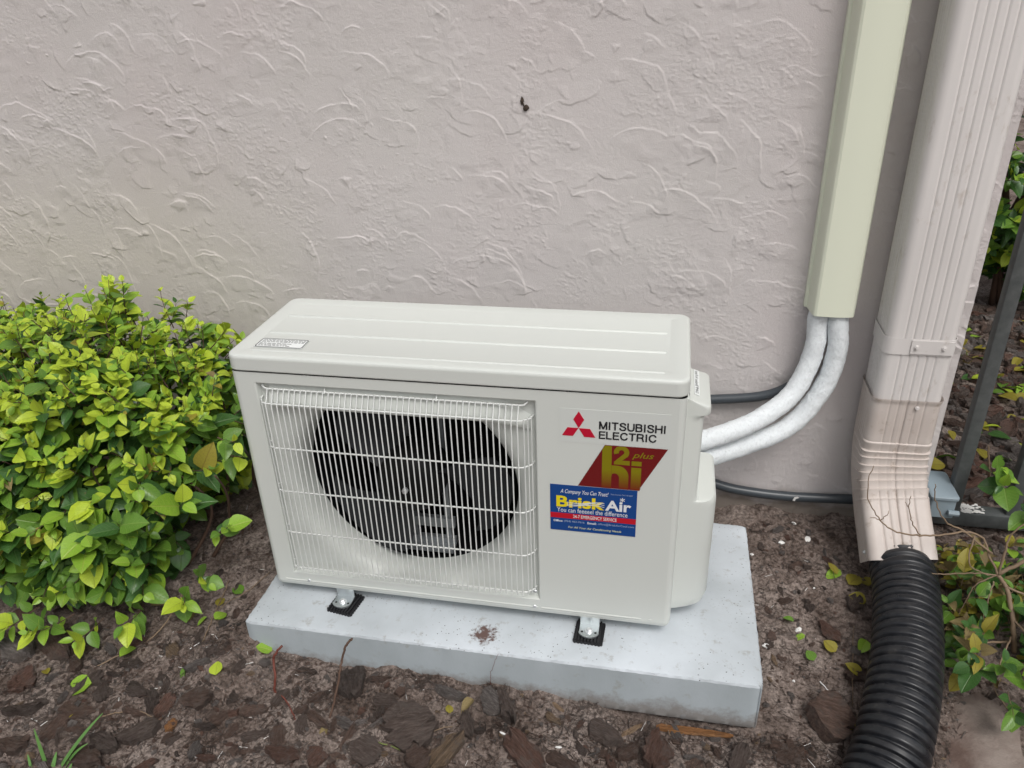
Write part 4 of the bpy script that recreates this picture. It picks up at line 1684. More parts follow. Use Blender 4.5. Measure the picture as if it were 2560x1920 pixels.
# leafy shoots hanging out low over the soil and one reaching across the machine's edge
for p_, d_ in (((-.60, -.02, .0), (.4, -.6, .1)), ((-.68, -.06, -.02), (.2, -.8, -.1)), ((-.75, -.10, -.03), (.0, -.9, .0)), ((-.82, -.10, -.03), (-.2, -.8, .0)), ((-.90, -.10, -.02), (-.1, -.8, .1)), ((-.52, .0, .14), (.7, -.4, .3)), ((-.49, .05, .30), (.8, -.5, .2)), ((-.47, .02, .36), (.8, -.5, .1)), ((-.56, -.03, .06), (.6, -.5, .2))):
    twig_leaves(np.array(p_), np.array(d_), rng.uniform(.07, .10), .044, .2, [.2, .6, 1, .4, .02, 0], [.5, .9, .4, 0, .05, 0], stm, lv, ok_h, .8)
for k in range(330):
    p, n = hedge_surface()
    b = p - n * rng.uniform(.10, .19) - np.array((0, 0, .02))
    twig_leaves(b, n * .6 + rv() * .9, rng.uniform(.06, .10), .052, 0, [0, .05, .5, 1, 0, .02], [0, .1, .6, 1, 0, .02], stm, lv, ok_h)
foliage(hedge, lv, 298)
# woody stems inside
for k in range(26):
    x, y = rng.uniform(-1.6, -.62), rng.uniform(.08, .40)
    b = np.array((x, y, tz0(x, y) - .01))
    pts = [b]
    d = np.array((rng.normal(0, .35), rng.normal(-.1, .35), 1.0))
    for i in range(6):
        d = d + rv() * .3
        pts.append(pts[-1] + d / np.linalg.norm(d) * .06)
    stm.tube(spline(pts, 3), [.005 - .003 * i / 18 for i in range(19)], 5)
o = obj('branchwork', stm, M_['stem_brown'], hedge, smooth=180)
o['kind'] = 'stuff'

# hedge behind the fence ------------------------------------------------
back = thing('hedge', 'dark green leafy hedge standing behind the black fence', 'hedge', (2.0, 2.1, -.05))
lv, stm = [], MB()
for k in range(1500):
    x = rng.uniform(.98, 3.3)
    z = rng.uniform(-.0, 1.5) if rng.random() < .8 else rng.uniform(0, .35)
    y = 1.75 + .10 * float(vnoise(np.array(x), np.array(z), .25, 81)) + .22 * float(sstep(.35, 0., z)) + abs(rng.normal(0, .06))
    tip = rng.random()
    d = np.array((-.2, -.8, .5)) + rv() * .6
    lim = .9 if float(vnoise(np.array(x * 1.0), np.array(z), .13, 82)) > .35 else .05
    twig_leaves(np.array((x, y, z)), d, rng.uniform(.06, .13), rng.uniform(.045, .062), .2, [.02, .08, .5, 1.3, .0, 0], [lim, .3 + lim * .5, .6, .5, .02, 0], stm, lv, lambda p: p[0] > .975 and p[2] > -.03)
foliage(back, lv, 120, 9)
for k in range(14):
    x = 1.0 + 2.2 * rng.random()
    stm.tube(spline([(x, 2.0, -.06), (x + rng.normal(0, .05), 1.98, .3), (x + rng.normal(0, .1), 1.95, .8), (x + rng.normal(0, .15), 1.98, 1.3)], 4), .012, 6)
core = MB()
o = obj('branchwork', stm, M_['stem_brown'], back, smooth=180)
o['kind'] = 'stuff'
lv2, stm2 = [], MB()
for k in range(420):
    x, z = rng.uniform(.98, 3.4), rng.uniform(-.02, 1.5)
    twig_leaves(np.array((x, 2.12 + .1 * rng.random(), z)), np.array((-.2, -.6, .4)) + rv() * .5, .14, .075, 0, [0, 0, .2, 1, 0, 0], [0, 0, .3, 1, 0, 0], stm2, lv2, lambda p: p[0] > .975)
foliage(back, lv2, 0)
for o in list(back.children):
    if o.name.startswith('foliage.'):
        o.name = 'inner_foliage'

# straggly shrub to the right of the drain pipe ----------------------------
shr = thing('shrub', 'straggly half-bare shrub with green and dry leaves right of the drain pipe', 'shrub', (1.06, .2, -.07))


def branch(pts, r0, r1, material='twig_tan', parent=shr):
    mb = MB()
    P = spline(pts, 6)
    k = len(P)
    P = [p + rng.normal(0, .0007, 3) for p in P]
    mb.tube(P, [r0 + (r1 - r0) * i / (k - 1) for i in range(k)], 6)
    return obj('branch', mb, M_[material], parent, smooth=180)


branch([(1.07, .16, -.085), (1.055, .15, -.04), (1.045, .16, .005), (1.035, .19, .045), (1.018, .20, .068)], .0052, .0040)
branch([(1.018, .20, .068), (1.07, .21, .11), (1.13, .24, .15), (1.2, .26, .16)], .0040, .003)
branch([(1.018, .20, .068), (1.0, .21, .10), (.985, .225, .132), (.95, .22, .148), (.90, .205, .146), (.863, .20, .145), (.821, .20, .148), (.788, .20, .172), (.760, .20, .213), (.751, .20, .26), (.755, .20, .295)], .0026, .0007)
branch([(.863, .20, .146), (.843, .20, .175), (.832, .20, .207), (.829, .20, .235)], .0013, .0006)
branch([(.832, .20, .205), (.823, .20, .219)], .0009, .0005)
branch([(.788, .20, .172), (.775, .20, .177), (.768, .20, .176)], .0009, .0005)
branch([(.787, .20, .173), (.797, .20, .186), (.798, .20, .195)], .0009, .0005)
branch([(1.0, .21, .11), (.945, .22, .150), (.905, .21, .175), (.878, .21, .222), (.868, .205, .262)], .0022, .0008)
branch([(1.018, .20, .068), (.971, .20, .066), (.93, .20, .058), (.891, .20, .055)], .0018, .0008)
branch([(1.018, .20, .068), (1.02, .205, .11), (1.025, .215, .15), (1.05, .22, .19)], .0028, .0012)
branch([(1.018, .20, .068), (.985, .195, .045), (.972, .19, .01), (.965, .185, -.03)], .0016, .0008)
branch([(1.01, .19, .06), (1.0, .17, .03), (.998, .16, -.02)], .0015, .0008)
branch([(.965, .215, .145), (.958, .20, .115), (.962, .19, .09), (1.0, .195, .07)], .0018, .001)
branch([(1.045, .16, .0), (1.08, .10, -.02), (1.12, .05, -.04)], .0022, .001)
branch([(1.05, .15, -.04), (1.02, .10, -.055), (1.0, .06, -.08), (1.02, .0, -.092), (1.05, -.05, -.09)], .0018, .0009)
branch([(1.06, .16, -.06), (1.01, .14, -.05), (.975, .12, -.045)], .0028, .0012)
branch([(1.03, .19, .05), (1.10, .18, .03), (1.2, .17, .02)], .0025, .0012)
lv, stm = [], MB()
okS = lambda p: p[2] > tz0(p[0], p[1]) + .003
for k in range(185):
    b = np.array((rng.uniform(.955, 1.35), rng.uniform(.10, .36), 0))
    b[2] = tz0(b[0], b[1]) + rng.uniform(.0, .07)
    dry = rng.random() < .5
    pr = [0, .1, .25, .1, .7, 1.2] if dry else [.02, .15, .8, 1.3, .04, .02]
    twig_leaves(b, np.array((-.1, -.3, .6)) + rv() * .9, rng.uniform(.03, .07), rng.uniform(.028, .044), .1, pr, pr, stm, lv, okS, .6, .0009)
for p_, d_, s_ in (((.985, .075, -.055), (-.5, -.3, .2), .048), ((1.0, .07, -.05), (-.1, -.3, .6), .050), ((1.03, .06, -.05), (.2, -.5, .3), .062), ((1.08, .04, -.05), (.3, -.5, .2), .068), ((1.01, .03, -.06), (-.1, -.7, -.1), .05), ((1.09, .17, .03), (.1, -.4, .4), .055), ((1.07, .48, .12), (.2, -.4, .5), .055), ((1.11, .46, .10), (-.3, -.4, .3), .05), ((1.16, .44, .05), (-.2, -.5, .3), .052), ((1.20, .40, .12), (-.4, -.5, .2), .055)):
    twig_leaves(np.array(p_), np.array(d_), .05, s_, .1, [.0, .1, .8, 1.4, 0, 0], [.02, .25, 1, .8, 0, 0], stm, lv, okS, .9, .001)
foliage(shr, lv, 150, 8)
o = obj('twigwork', stm, M_['twig_tan'], shr, smooth=180)
o['kind'] = 'stuff'

# ------------------------------------------------------------------ flagstone
fs_ = MB()
ol = [(.80, -.10), (.86, .0), (.925, .055), (.99, .10), (1.04, .112), (1.055, .06), (1.035, -.03), (1.02, -.12), (.94, -.2), (.84, -.19)]
ol = [p for p in spline([(x, y, 0) for x, y in ol + ol[:1]], 5)][:-1]
cx_, cy_ = .94, -.04
lo = []
for sc_, zz in ((1.0, -.19), (1.0, -.150), (.985, -.144), (.93, -.1415), (.7, -.1405), (.4, -.140), (.1, -.140)):
    lo.append([(cx_ + (p[0] - cx_) * sc_, cy_ + (p[1] - cy_) * sc_, zz + .0015 * float(vnoise(np.array(p[0] * sc_), np.array(p[1] * sc_), .02, 91)) * (zz > -.146)) for p in ol])
fs_.loft(lo, cap1=True)
tag(obj('flagstone', fs_, M_['flagstone'], smooth=50), 'reddish grey stepping stone beside the black drain pipe', 'stepping stone')


# ------------------------------------------------------------------ bark chips
def chip_mesh(name, mi, asp, seed, ridged=.5):
    """unit-length fibrous bark chip along X, split into grain lanes of uneven length and height"""
    r = np.random.default_rng(seed)
    nl, nx = (6, 8) if asp > .5 else (5, 8)
    th = r.uniform(.12, .24)
    lane_h = np.cumsum(r.normal(0, .036, nl + 1)) * ridged
    lane_h -= lane_h.mean()
    a0 = -.5 + np.abs(r.normal(0, .10, nl + 1))
    a1 = .5 - np.abs(r.normal(0, .10, nl + 1))
    pw = r.uniform(2.5, 9)
    tap = r.normal(0, .28)
    skew = r.normal(0, .12)
    ben, twist = r.uniform(-.10, .16), r.normal(0, .12)
    cup = r.uniform(-.10, .16)
    wob = r.normal(0, .13, (nx + 1, 2))
    top = np.zeros((nx + 1, nl + 1, 3))
    for i in range(nx + 1):
        for j in range(nl + 1):
            t, q = i / nx, j / nl * 2 - 1
            x = a0[j] + (a1[j] - a0[j]) * t
            hw_ = asp * .5 * max(.15, (1 - abs(2 * t - 1) ** pw * .72)) * (1 + wob[i, int(q > 0)]) * (1 + tap * (t - .5))
            y = q * hw_ + skew * asp * (t - .5)
            z = th + lane_h[j] + r.normal(0, .018) + ben * (x * x * 2 - .2) + cup * q * q * asp + twist * x * q * asp
            if ridged > .6 and j % 2:
                z -= .022
            edge = (i in (0, nx)) or (j in (0, nl))
            top[i, j] = (x, y, z - (.03 if edge else 0))
    mb = MB()
    idx = lambda i, j: i * (nl + 1) + j
    vs = [tuple(p) for p in top.reshape(-1, 3)]
    fs = [(idx(i, j), idx(i + 1, j), idx(i + 1, j + 1), idx(i, j + 1)) for i in range(nx) for j in range(nl)]
    loop = [(i, 0) for i in range(nx + 1)] + [(nx, j) for j in range(1, nl + 1)] + [(i, nl) for i in range(nx - 1, -1, -1)] + [(0, j) for j in range(nl - 1, 0, -1)]
    o_ = len(vs)
    for i, j in loop:
        p = top[i, j]
        vs.append((p[0] * .93, p[1] * .9, min(p[2] - th * .8, .0)))
    m_ = len(loop)
    for k in range(m_):
        a, b = loop[k], loop[(k + 1) % m_]
        fs.append((idx(*a), o_ + k, o_ + (k + 1) % m_, idx(*b)))
    fs.append(tuple(o_ + k for k in range(m_)))
    mb.add(vs, fs)
    return mb.mesh(name, M_[mi], 30)


BK = {}
kinds = ['bark_brown', 'bark_dark', 'bark_red', 'bark_grey', 'wood_tan', 'wood_orange']
for mi in kinds:
    for j, asp in enumerate((.82, .60, .42, .26)):
        for q in range(2):
            BK[mi, j, q] = chip_mesh('bark_chip', mi, asp, hash((kinds.index(mi), j, q)) % 9999, .5 if q else 1.0)
TH = MB()


def put(mesh, x, y, size, rot, tilt=.12, dz=0.0, zs=1.0, name='bark_chip'):
    e = .012
    zx = (tz0(x + e, y) - tz0(x - e, y)) / (2 * e)
    zy = (tz0(x, y + e) - tz0(x, y - e)) / (2 * e)
    nv_ = Vector((-zx + rng.normal(0, tilt), -zy + rng.normal(0, tilt), 1)).normalized()
    q = Vector((0, 0, 1)).rotation_difference(nv_).to_matrix().to_4x4()
    o = bpy.data.objects.new(name, mesh)
    o.matrix_basis = Matrix.Translation((x, y, tz(x, y) - .002 + dz)) @ q @ Matrix.Rotation(rot, 4, 'Z') @ Matrix.Diagonal((size, size, size * zs, 1))
    COL.objects.link(o)
    return o


NOT = [  # x, y, size, aspect class, rotation deg, material, label
    (-.460, -.234, .066, 1, 15, 'bark_brown', 'rounded brown bark chip alone on bare soil in front of the slab corner'),
    (-.904, -.178, .095, 1, -12, 'bark_grey', 'big weathered grey bark chip at the left edge below the hedge'),
    (-.823, -.158, .088, 1, -28, 'bark_brown', 'smooth brown bark chip beside the big grey one below the hedge'),
    (-.833, -.250, .060, 1, 70, 'bark_red', 'triangular reddish bark chip near the left edge of the picture'),
    (-.784, -.300, .085, 3, 28, 'bark_dark', 'long narrow dark bark chip near the left edge of the picture'),
    (-.592, -.339, .078, 2, -14, 'bark_dark', 'thick dark brown bark chip right behind the grass tuft'),
    (-.539, -.309, .082, 2, 40, 'bark_dark', 'tilted dark bark chip to the right of the grass tuft'),
    (-.600, -.372, .075, 2, -5, 'bark_brown', 'flat brown bark chip lying under the grass tuft'),
    (-.754, -.370, .060, 1, 8, 'bark_brown', 'knobbly brown bark chip left of the grass tuft'),
    (-.194, -.135, .085, 1, -65, 'bark_dark', 'layered dark bark chip leaning by the slab, right of the tall stalk'),
    (-.050, -.209, .105, 0, 22, 'bark_dark', 'largest dark bark slab in front of the concrete with an orange edge'),
    (.021, -.235, .095, 2, 62, 'wood_tan', 'pale tan bark chip standing out in the front mulch'),
    (-.118, -.272, .064, 0, -10, 'bark_dark', 'rounded dark bark lump at the bottom edge left of the pale chip'),
    (-.256, -.309, .070, 2, 5, 'bark_red', 'reddish brown bark chip at the bottom edge under the red stalks'),
    (-.198, -.301, .042, 0, 80, 'bark_red', 'small square reddish bark chip at the bottom edge under the tall stalk'),
    (-.025, -.258, .056, 0, 35, 'bark_brown', 'stubby brown bark chip at the bottom edge under the largest slab'),
    (.112, -.142, .096, 3, -62, 'bark_dark', 'smooth dark bark strip slanting up to the middle of the slab'),
    (.200, -.142, .040, 2, -24, 'wood_tan', 'pale wood chip on a bare grey patch before the slab'),
    (.163, -.224, .105, 2, -38, 'bark_red', 'large reddish brown bark chip at the bottom edge in the middle'),
    (.227, -.224, .072, 2, -18, 'bark_brown', 'frayed brown bark chip next to the large reddish one'),
    (.389, -.172, .078, 1, 75, 'bark_red', 'reddish bark flake at the bottom edge below the orange splinter'),
    (.294, -.150, .072, 1, -10, 'bark_dark', 'ridged dark bark chip left of the orange splinter'),
    (.337, -.166, .060, 1, 50, 'bark_brown', 'brown bark chip between the ridged chip and the reddish flake'),
    (.691, -.052, .100, 0, -8, 'bark_brown', 'big round brown bark slab between the concrete and the drain pipe'),
    (.722, .140, .066, 2, -52, 'bark_red', 'block of red-brown bark left of the drain pipe'),
    (.781, .224, .058, 1, 60, 'bark_dark', 'dark bark flake touching the drain pipe near the downspout'),
    (.759, .066, .055, 1, 30, 'bark_brown', 'brown bark chip tucked against the middle of the drain pipe'),
    (-.351, -.229, .056, 2, 30, 'bark_brown', 'brown bark chip below the short red stalk'),
    (.079, -.135, .060, 1, -30, 'bark_grey', 'greyish bark chip against the slab beside the dark strip'),
    (.045, -.181, .062, 2, -60, 'bark_dark', 'dark bark chip between the pale chip and the slab'),
    (-.486, -.288, .028, 1, 60, 'wood_orange', 'small orange bark scrap beside the thin bent twig'),
    (-.573, -.315, .018, 1, 20, 'wood_orange', 'tiny orange bark scrap beside the grass tuft'),
]
taken = []
for x, y, s_, j, rot, mi, lb in NOT:
    o = put(BK[mi, j, int(rng.integers(0, 2))], x, y, s_, radians(rot), .09, .002, 1.15)
    tag(o, lb, 'bark chip', 'bark chips in the mulch')
    taken.append((x, y, s_ * .45))
# splinters of pale wood
for x, y, ln, wd, rot, mi, lb in ((.455, -.109, .138, .016, 2, 'wood_orange', 'long orange-brown wood splinter lying along the slab front'), (.339, -.118, .060, .011, 42, 'wood_tan', 'pale pointed wood splinter at the slab front, left of the orange one'), (.204, -.113, .028, .007, -30, 'wood_tan', 'short tan splinter just before the slab front')):
    mb = MB()
    k = 14
    top = [(ln * (i / k - .5), wd * .5 * (1 - .75 * (i / k) ** 4) * rng.uniform(.75, 1.1) * (.35 if i in (0, k) else 1)) for i in range(k + 1)]
    bot = [(ln * (i / k - .5), -wd * .5 * (1 - .6 * (i / k) ** 3) * rng.uniform(.75, 1.1) * (.35 if i in (0, k) else 1)) for i in range(k + 1)][::-1]
    lp = top + bot
    mb.loft([[(a, b * sc_, z) for a, b in lp] for sc_, z in ((.8, 0), (1, .003), (.85, .0065))], cap0=True, cap1=True)
    o = put(mb.mesh('wood_splinter', M_[mi], 40), x, y, 1, radians(rot), .02, .003, name='wood_splinter')
    tag(o, lb, 'wood splinter')


def region(x, y):
    if y > .53:
        return 'bark chip behind the black fence'
    if x > .93 and y > .36:
        return 'bark chip on the soil under the black fence'
    if x > .93:
        return 'bark chip around the straggly shrub'
    if x > .58:
        return 'bark chip between slab and drain pipe'
    if x < -.45 and y > -.12:
        return 'bark chip under the leafy hedge'
    if x < -.45:
        return 'bark chip in front of the hedge'
    return 'bark chip in front of the concrete slab'


def in_pad(x, y, m_=.01):
    return PX0 - m_ < x < PX1 + m_ and PY0 - m_ < y < PY1 + m_


def seen(x, y, z=-.07):
    v = (np.array((x, y, z)) - CAMP) @ CAMR
    a, b = 512 + 779 * v[0] / -v[2], 384 - 779 * v[1] / -v[2]
    return -15 < a < 1040 and -15 < b < 790


def clear(x, y, s_):
    if in_pad(x, y, s_ * .5 + .004) or y > WY - .03 and x < .98:
        return False
    if .79 < x < 1.03 and -.26 < y < .06:
        return False
    return all((x - a) ** 2 + (y - b) ** 2 > (c + s_ * .3) ** 2 for a, b, c in taken)


zones = [((-1.0, .62), (-.42, -.095), 118, (.026, .068)), ((-.95, -.45), (-.14, .3), 20, (.02, .05)), ((.58, .80), (-.15, .42), 24, (.018, .04)), ((.94, 1.35), (.28, .52), 30, (.025, .05)), ((.97, 1.75), (.55, 1.65), 100, (.04, .10))]
for (x0, x1), (y0, y1), n, (s0, s1) in zones:
    c = 0
    tries = 0
    while c < n and tries < 4000:
        tries += 1
        x, y = rng.uniform(x0, x1), rng.uniform(y0, y1)
        s_ = rng.uniform(s0, s1)
        if not seen(x, y) or not clear(x, y, s_):
            continue
        if y > .53:
            mi = rng.choice(['bark_grey', 'bark_dark', 'bark_red', 'bark_brown'], p=[.45, .2, .15, .2])
        else:
            mi = rng.choice(['bark_brown', 'bark_dark', 'bark_grey', 'bark_red', 'wood_tan'], p=[.3, .38, .17, .11, .04])
        jj = int(rng.choice([0, 1, 2, 3], p=[.03, .17, .42, .38]))
        o = put(BK[str(mi), jj, int(rng.integers(0, 2))], x, y, s_, rng.uniform(0, 2 * pi), .26, .0, rng.uniform(.8, 1.2))
        rel = s_ / (s0 + s1) * 2
        sz = 'small' if rel < .85 else ('mid-sized' if rel < 1.15 else 'large')
        jn = ('broad', 'oval', 'oblong', 'narrow')[jj]
        fx = (x - x0) / (x1 - x0)
        side = ', left part' if fx < .33 else (', right part' if fx > .67 else '')
        lb = sz + ' ' + jn + ' ' + {'bark_grey': 'grey ', 'bark_dark': 'dark ', 'bark_red': 'reddish ', 'bark_brown': 'brown ', 'wood_tan': 'pale tan '}[str(mi)] + region(x, y) + side
        tag(o, lb, 'bark chip', 'bark chips in the mulch')
        taken.append((x, y, s_ * .25))
        c += 1
# loose litter: shreds, crumbs and needles nobody could count
lit = MB()
src = []
for q in range(14):
    th = rng.uniform(.12, .4)
    asp = rng.uniform(.25, .9)
    top = [(.5 * cos(a) * rng.uniform(.7, 1.15), .5 * asp * sin(a) * rng.uniform(.7, 1.15), th * rng.uniform(.7, 1.2)) for a in np.linspace(0, 2 * pi, 6)[:-1]]
    bot = [(x * 1.05, y * 1.1, 0) for x, y, z in top]
    src.append((np.array(top + bot), [(0, 1, 2, 3, 4)] + [(i, i + 5, (i + 1) % 5 + 5, (i + 1) % 5) for i in range(5)]))
cnt = 0


def litter_pos():
    z = rng.random()
    if z < .52:
        return rng.uniform(-1.05, .75), rng.uniform(-.45, -.09)
    if z < .62:
        return rng.uniform(-1.0, -.43), rng.uniform(-.12, .40)
    if z < .72:
        return rng.uniform(.57, .96), rng.uniform(-.2, .47)
    if z < .80:
        return rng.uniform(.93, 1.4), rng.uniform(.05, .52)
    return rng.uniform(.97, 1.9), rng.uniform(.52, 1.9)


while cnt < 6500:
    x, y = litter_pos()
    if in_pad(x, y, .006) or not seen(x, y):
        continue
    s_ = min(rng.lognormal(-5.15, .6), .026) * (2.2 if y > .52 else 1)
    vs, fs2 = src[int(rng.integers(0, len(src)))]
    ki = int(rng.choice([0, 1, 2, 3, 4], p=[.27, .33, .10, .27, .03]))
    a = rng.uniform(0, 2 * pi)
    Rm = np.array(Euler((rng.normal(0, .3), rng.normal(0, .3), a)).to_matrix())
    lit.add((vs * s_) @ Rm.T + np.array((x, y, tz(x, y) - .001)), fs2, ki)
    cnt += 1
o = obj('mulch_crumbs', lit, [M_[k] for k in kinds], smooth=42)
tag(o, 'fine shredded bark crumbs strewn over the soil bed', kind='stuff')
ndl = MB()
cnt = 0
while cnt < 14000:
    x, y = litter_pos()
    if in_pad(x, y, .003) or not seen(x, y) or y > .9:
        continue
    if rng.random() > .45 + .55 * float(vnoise(np.array(x), np.array(y), .06, 95) > .1):
        continue
    ln = rng.uniform(.004, .021)
    a = rng.uniform(0, pi)
    z0 = tz(x, y) + .0012
    r_ = rng.uniform(.00035, .0009)
    d = np.array((cos(a), sin(a), rng.normal(0, .22))) * ln / 2
    c = np.array((x, y, z0 + abs(d[2]) * .8))
    w = np.array((-sin(a), cos(a), 0)) * r_
    u = np.array((0, 0, r_))
    mi = int(rng.choice([0, 1, 2, 3], p=[.46, .35, .178, .012]))
    ndl.add([c - d - w, c - d + w, c - d + u, c + d - w * .6, c + d + w * .6, c + d + u], [(0, 1, 4, 3), (1, 2, 5, 4), (2, 0, 3, 5)], mi)
    cnt += 1
o = obj('bark_fibres', ndl, [M_['bark_dark'], M_['bark_brown'], M_['bark_grey'], M_['flake_white']])
tag(o, 'fine brown fibres and needles strewn over the soil', kind='stuff')
# thick bark mulch behind the fence, past the ones picked out singly
bk = MB()
bsrc = [(np.array([v.co[:] for v in BK[mi, j, 1].vertices]), [tuple(p.vertices) for p in BK[mi, j, 1].polygons], kinds.index(mi)) for mi in kinds[:4] for j in (1, 2, 3)]
cnt = 0
while cnt < 420:
    x, y = rng.uniform(.97, 1.95), rng.uniform(.55, 2.0)
    if not seen(x, y):
        continue
    vs, fs2, ki = bsrc[int(rng.integers(0, len(bsrc)))]
    s_ = rng.uniform(.03, .085)
    Rm = np.array(Euler((rng.normal(0, .3), rng.normal(0, .3), rng.uniform(0, 6.28))).to_matrix())
    bk.add((vs * s_) @ Rm.T + np.array((x, y, tz(x, y) - .002)), fs2, ki)
    cnt += 1
o = obj('bark_mulch', bk, [M_[k] for k in kinds], smooth=38)
tag(o, 'loose bark mulch covering the ground behind the black fence', kind='stuff')
# tuft of shredded fibre at the slab front
for bx, nn, hh in ((.085, 60, .022), (.265, 46, .018), (-.03, 30, .014)):
    for k in range(nn):
        x = bx + rng.normal(0, .012)
        y = PY0 - .006 - abs(rng.normal(0, .008))
        z0 = tz(x, y)
        d = rv()
        d[2] = abs(d[2]) * .8
        TH.tube([(x, y, z0 - .002), np.array((x, y, z0)) + d * rng.uniform(.4, 1) * hh + np.array((0, -.003, 0))], [.0009, .0003], 3, cap=False)
o = obj('fibre_tufts', TH, M_['bark_dark'])
tag(o, 'dark shredded fibre tufts along the foot of the slab front', kind='stuff')

# ------------------------------------------------------------------ fallen leaves
FL = [(-.700, -.223, .058, 1, 1, 115, 'large lime leaf lying on the open soil in front of the hedge'),
      (-.794, -.225, .030, 4, 4, 55, 'narrow pale rolled leaf near the left edge on the soil'),
      (-.664, -.135, .036, 1, 3, 170, 'torn lime leaf just under the hedge shoots'),
      (-.446, -.189, .030, 0, 3, 20, 'bright yellow-green torn leaf on bare soil before the slab corner'),
      (-.381, -.093, .034, 1, 3, 100, 'lime leaf leaning on the slab by the short red stalk'),
      (-.535, -.022, .030, 4, 0, 10, 'pale yellow leaf on the soil left of the slab corner'),
      (-.522, -.059, .032, 1, 1, -20, 'curled green leaf left of the slab corner, nearest below the pale yellow leaf'),
      (-.545, -.052, .026, 1, 2, 140, 'small green leaf on the soil below the pale yellow leaf'),
      (-.577, -.067, .042, 5, 2, 35, 'dry tan leaf beneath the lowest hedge shoots'),
      (-.524, -.170, .032, 2, 4, 175, 'rolled olive leaf on bare soil in front of the slab corner'),
      (-.503, .021, .034, 2, 1, 60, 'dark green leaf in the shade beside the slab'),
      (-.693, -.305, .032, 4, 2, 25, 'yellowish dry leaf behind the grass tuft'),
      (.806, .231, .036, 4, 3, 80, 'round yellow-green leaf touching the drain pipe near its top'),
      (.779, .275, .044, 4, 1, -40, 'yellowish leaf left of the downspout outlet'),
      (.767, .309, .040, 1, 0, 120, 'olive leaf on the soil below the downspout'),
      (.757, .296, .032, 4, 2, 30, 'small curled yellow leaf below the downspout'),
      (.822, .285, .034, 4, 3, 10, 'pale leaf squeezed behind the drain pipe top'),
      (.727, .096, .030, 4, 3, 45, 'yellow leaf lying on the red-brown bark block'),
      (.790, .130, .034, 1, 1, 150, 'folded green leaf under the drain pipe side'),
      (.772, .062, .036, 4, 0, 70, 'mottled yellow leaf against the middle of the drain pipe'),
      (.734, -.035, .036, 4, 2, 100, 'pale pointed leaf right of the big round bark slab'),
      (.742, -.060, .038, 4, 3, 60, 'yellow leaf between the round bark slab and the drain pipe'),
      (.684, .073, .024, 2, 3, 30, 'small olive leaf halfway between slab and drain pipe'),
      (.673, .129, .026, 1, 4, 110, 'small green leaf beside a white flake near the slab'),
      (.654, .158, .022, 2, 1, 80, 'tiny grey-green leaf right of the slab near a white flake'),
      (.045, -.128, .034, 5, 2, 150, 'curled brown leaf at the slab foot near the middle'),
      (-.120, -.160, .024, 5, 0, 70, 'small tan leaf in the mulch right of the tall stalk'),
      (.010, -.170, .020, 4, 1, 20, 'small yellow leaf scrap behind the pale bark chip'),
      (-.205, -.235, .028, 5, 4, 175, 'narrow orange-brown leaf at the foot of the tall stalk')]
for x, y, s_, mi, si, rot, lb in FL:
    o = put(LM[mi, si][0], x, y, s_, radians(rot), .22, .009, name='fallen_leaf')
    tag(o, lb, 'leaf', 'fallen leaves')
for k in range(200):
    x, y = rng.uniform(.98, 1.75), rng.uniform(.75, 1.8)
    if not seen(x, y):
        continue
    mi = pick([.15, .45, .35, .15, .6, .2])
    sj = int(rng.integers(0, 5))
    o = put(LM[mi, sj][0], x, y, rng.uniform(.035, .06), rng.uniform(0, 6.28), .25, .016, name='fallen_leaf')
    dist = 'near the rail' if y < 1.0 else ('midway back' if y < 1.35 else 'near the back hedge')
    tag(o, ['lime', 'fresh green', 'mid green', 'dark green', 'yellow', 'dry brown'][mi] + [' oval', ' cupped', ' folded', ' broad', ' slim'][sj] + ' leaf on mulch behind the fence, ' + dist, 'leaf', 'fallen leaves behind the fence')

# white flakes
for x, y, s_, lb in ((.680, .433, .013, 'square white flake on soil nearest the wall'), (.709, .401, .022, 'long white flake on soil below the wall, left of the downspout'), (.649, .375, .016, 'ragged white flake on soil behind the slab corner'), (.663, .146, .016, 'white flake between the slab and the bark block'), (.596, .095, .017, 'white flake lying right beside the slab edge'), (.580, .324, .009, 'tiny white flake at the rear right slab edge'), (.705, .255, .006, 'tiny white crumb left of the drain pipe top'), (.640, .02, .006, 'tiny white crumb right of the slab front'), (.116, -.195, .013, 'white stick-like scrap in the front mulch, left one'), (.218, -.200, .013, 'white stick-like scrap in the front mulch, right one')):
    mb = MB()
    n = 9
    thin = .28 if 'stick' in lb else .7
    ol_ = [(s_ * .5 * cos(2 * pi * k / n) * rng.uniform(.6, 1.2), s_ * .5 * thin * sin(2 * pi * k / n) * rng.uniform(.6, 1.2)) for k in range(n)]
    mb.loft([[(a, b, z) for a, b in ol_] for z in (0, .0022)], cap0=True)
    mb.loft([[(a * f_, b * f_, z) for a, b in ol_] for f_, z in ((1, .0022), (.55, .0038))], cap1=True)
    o = put(mb.mesh('white_flake', M_['flake_white'], 60), x, y, 1, rng.uniform(-.5, .9), .15, .003, name='white_flake')
    tag(o, lb, 'flake', 'white paint flakes')
mb = MB()
mb.loft([[(.681 + a, .4635 - .0012 * q_, .0245 + b) for a, b in ((-.006, -.006), (-.001, -.007), (.001, -.001), (.008, .003), (.004, .005), (-.003, .003))] for q_ in (0, 1)], cap0=True, cap1=True)
tag(obj('white_flake', mb, M_['flake_white']), 'white flake stuck on the low conduit along the wall', 'flake', 'white paint flakes')

# ------------------------------------------------------------------ stalks, twigs, grass
def stalk(name, pts, r0, r1, material, label, cat, n=6):
    mb = MB()
    P = spline(pts, n)
    P = [p + rng.normal(0, .0006, 3) for p in P]
    k = len(P)
    mb.tube(P, [r0 + (r1 - r0) * i / (k - 1) for i in range(k)], 6)
    o = obj(name, mb, M_[material], smooth=180)
    return tag(o, label, cat)


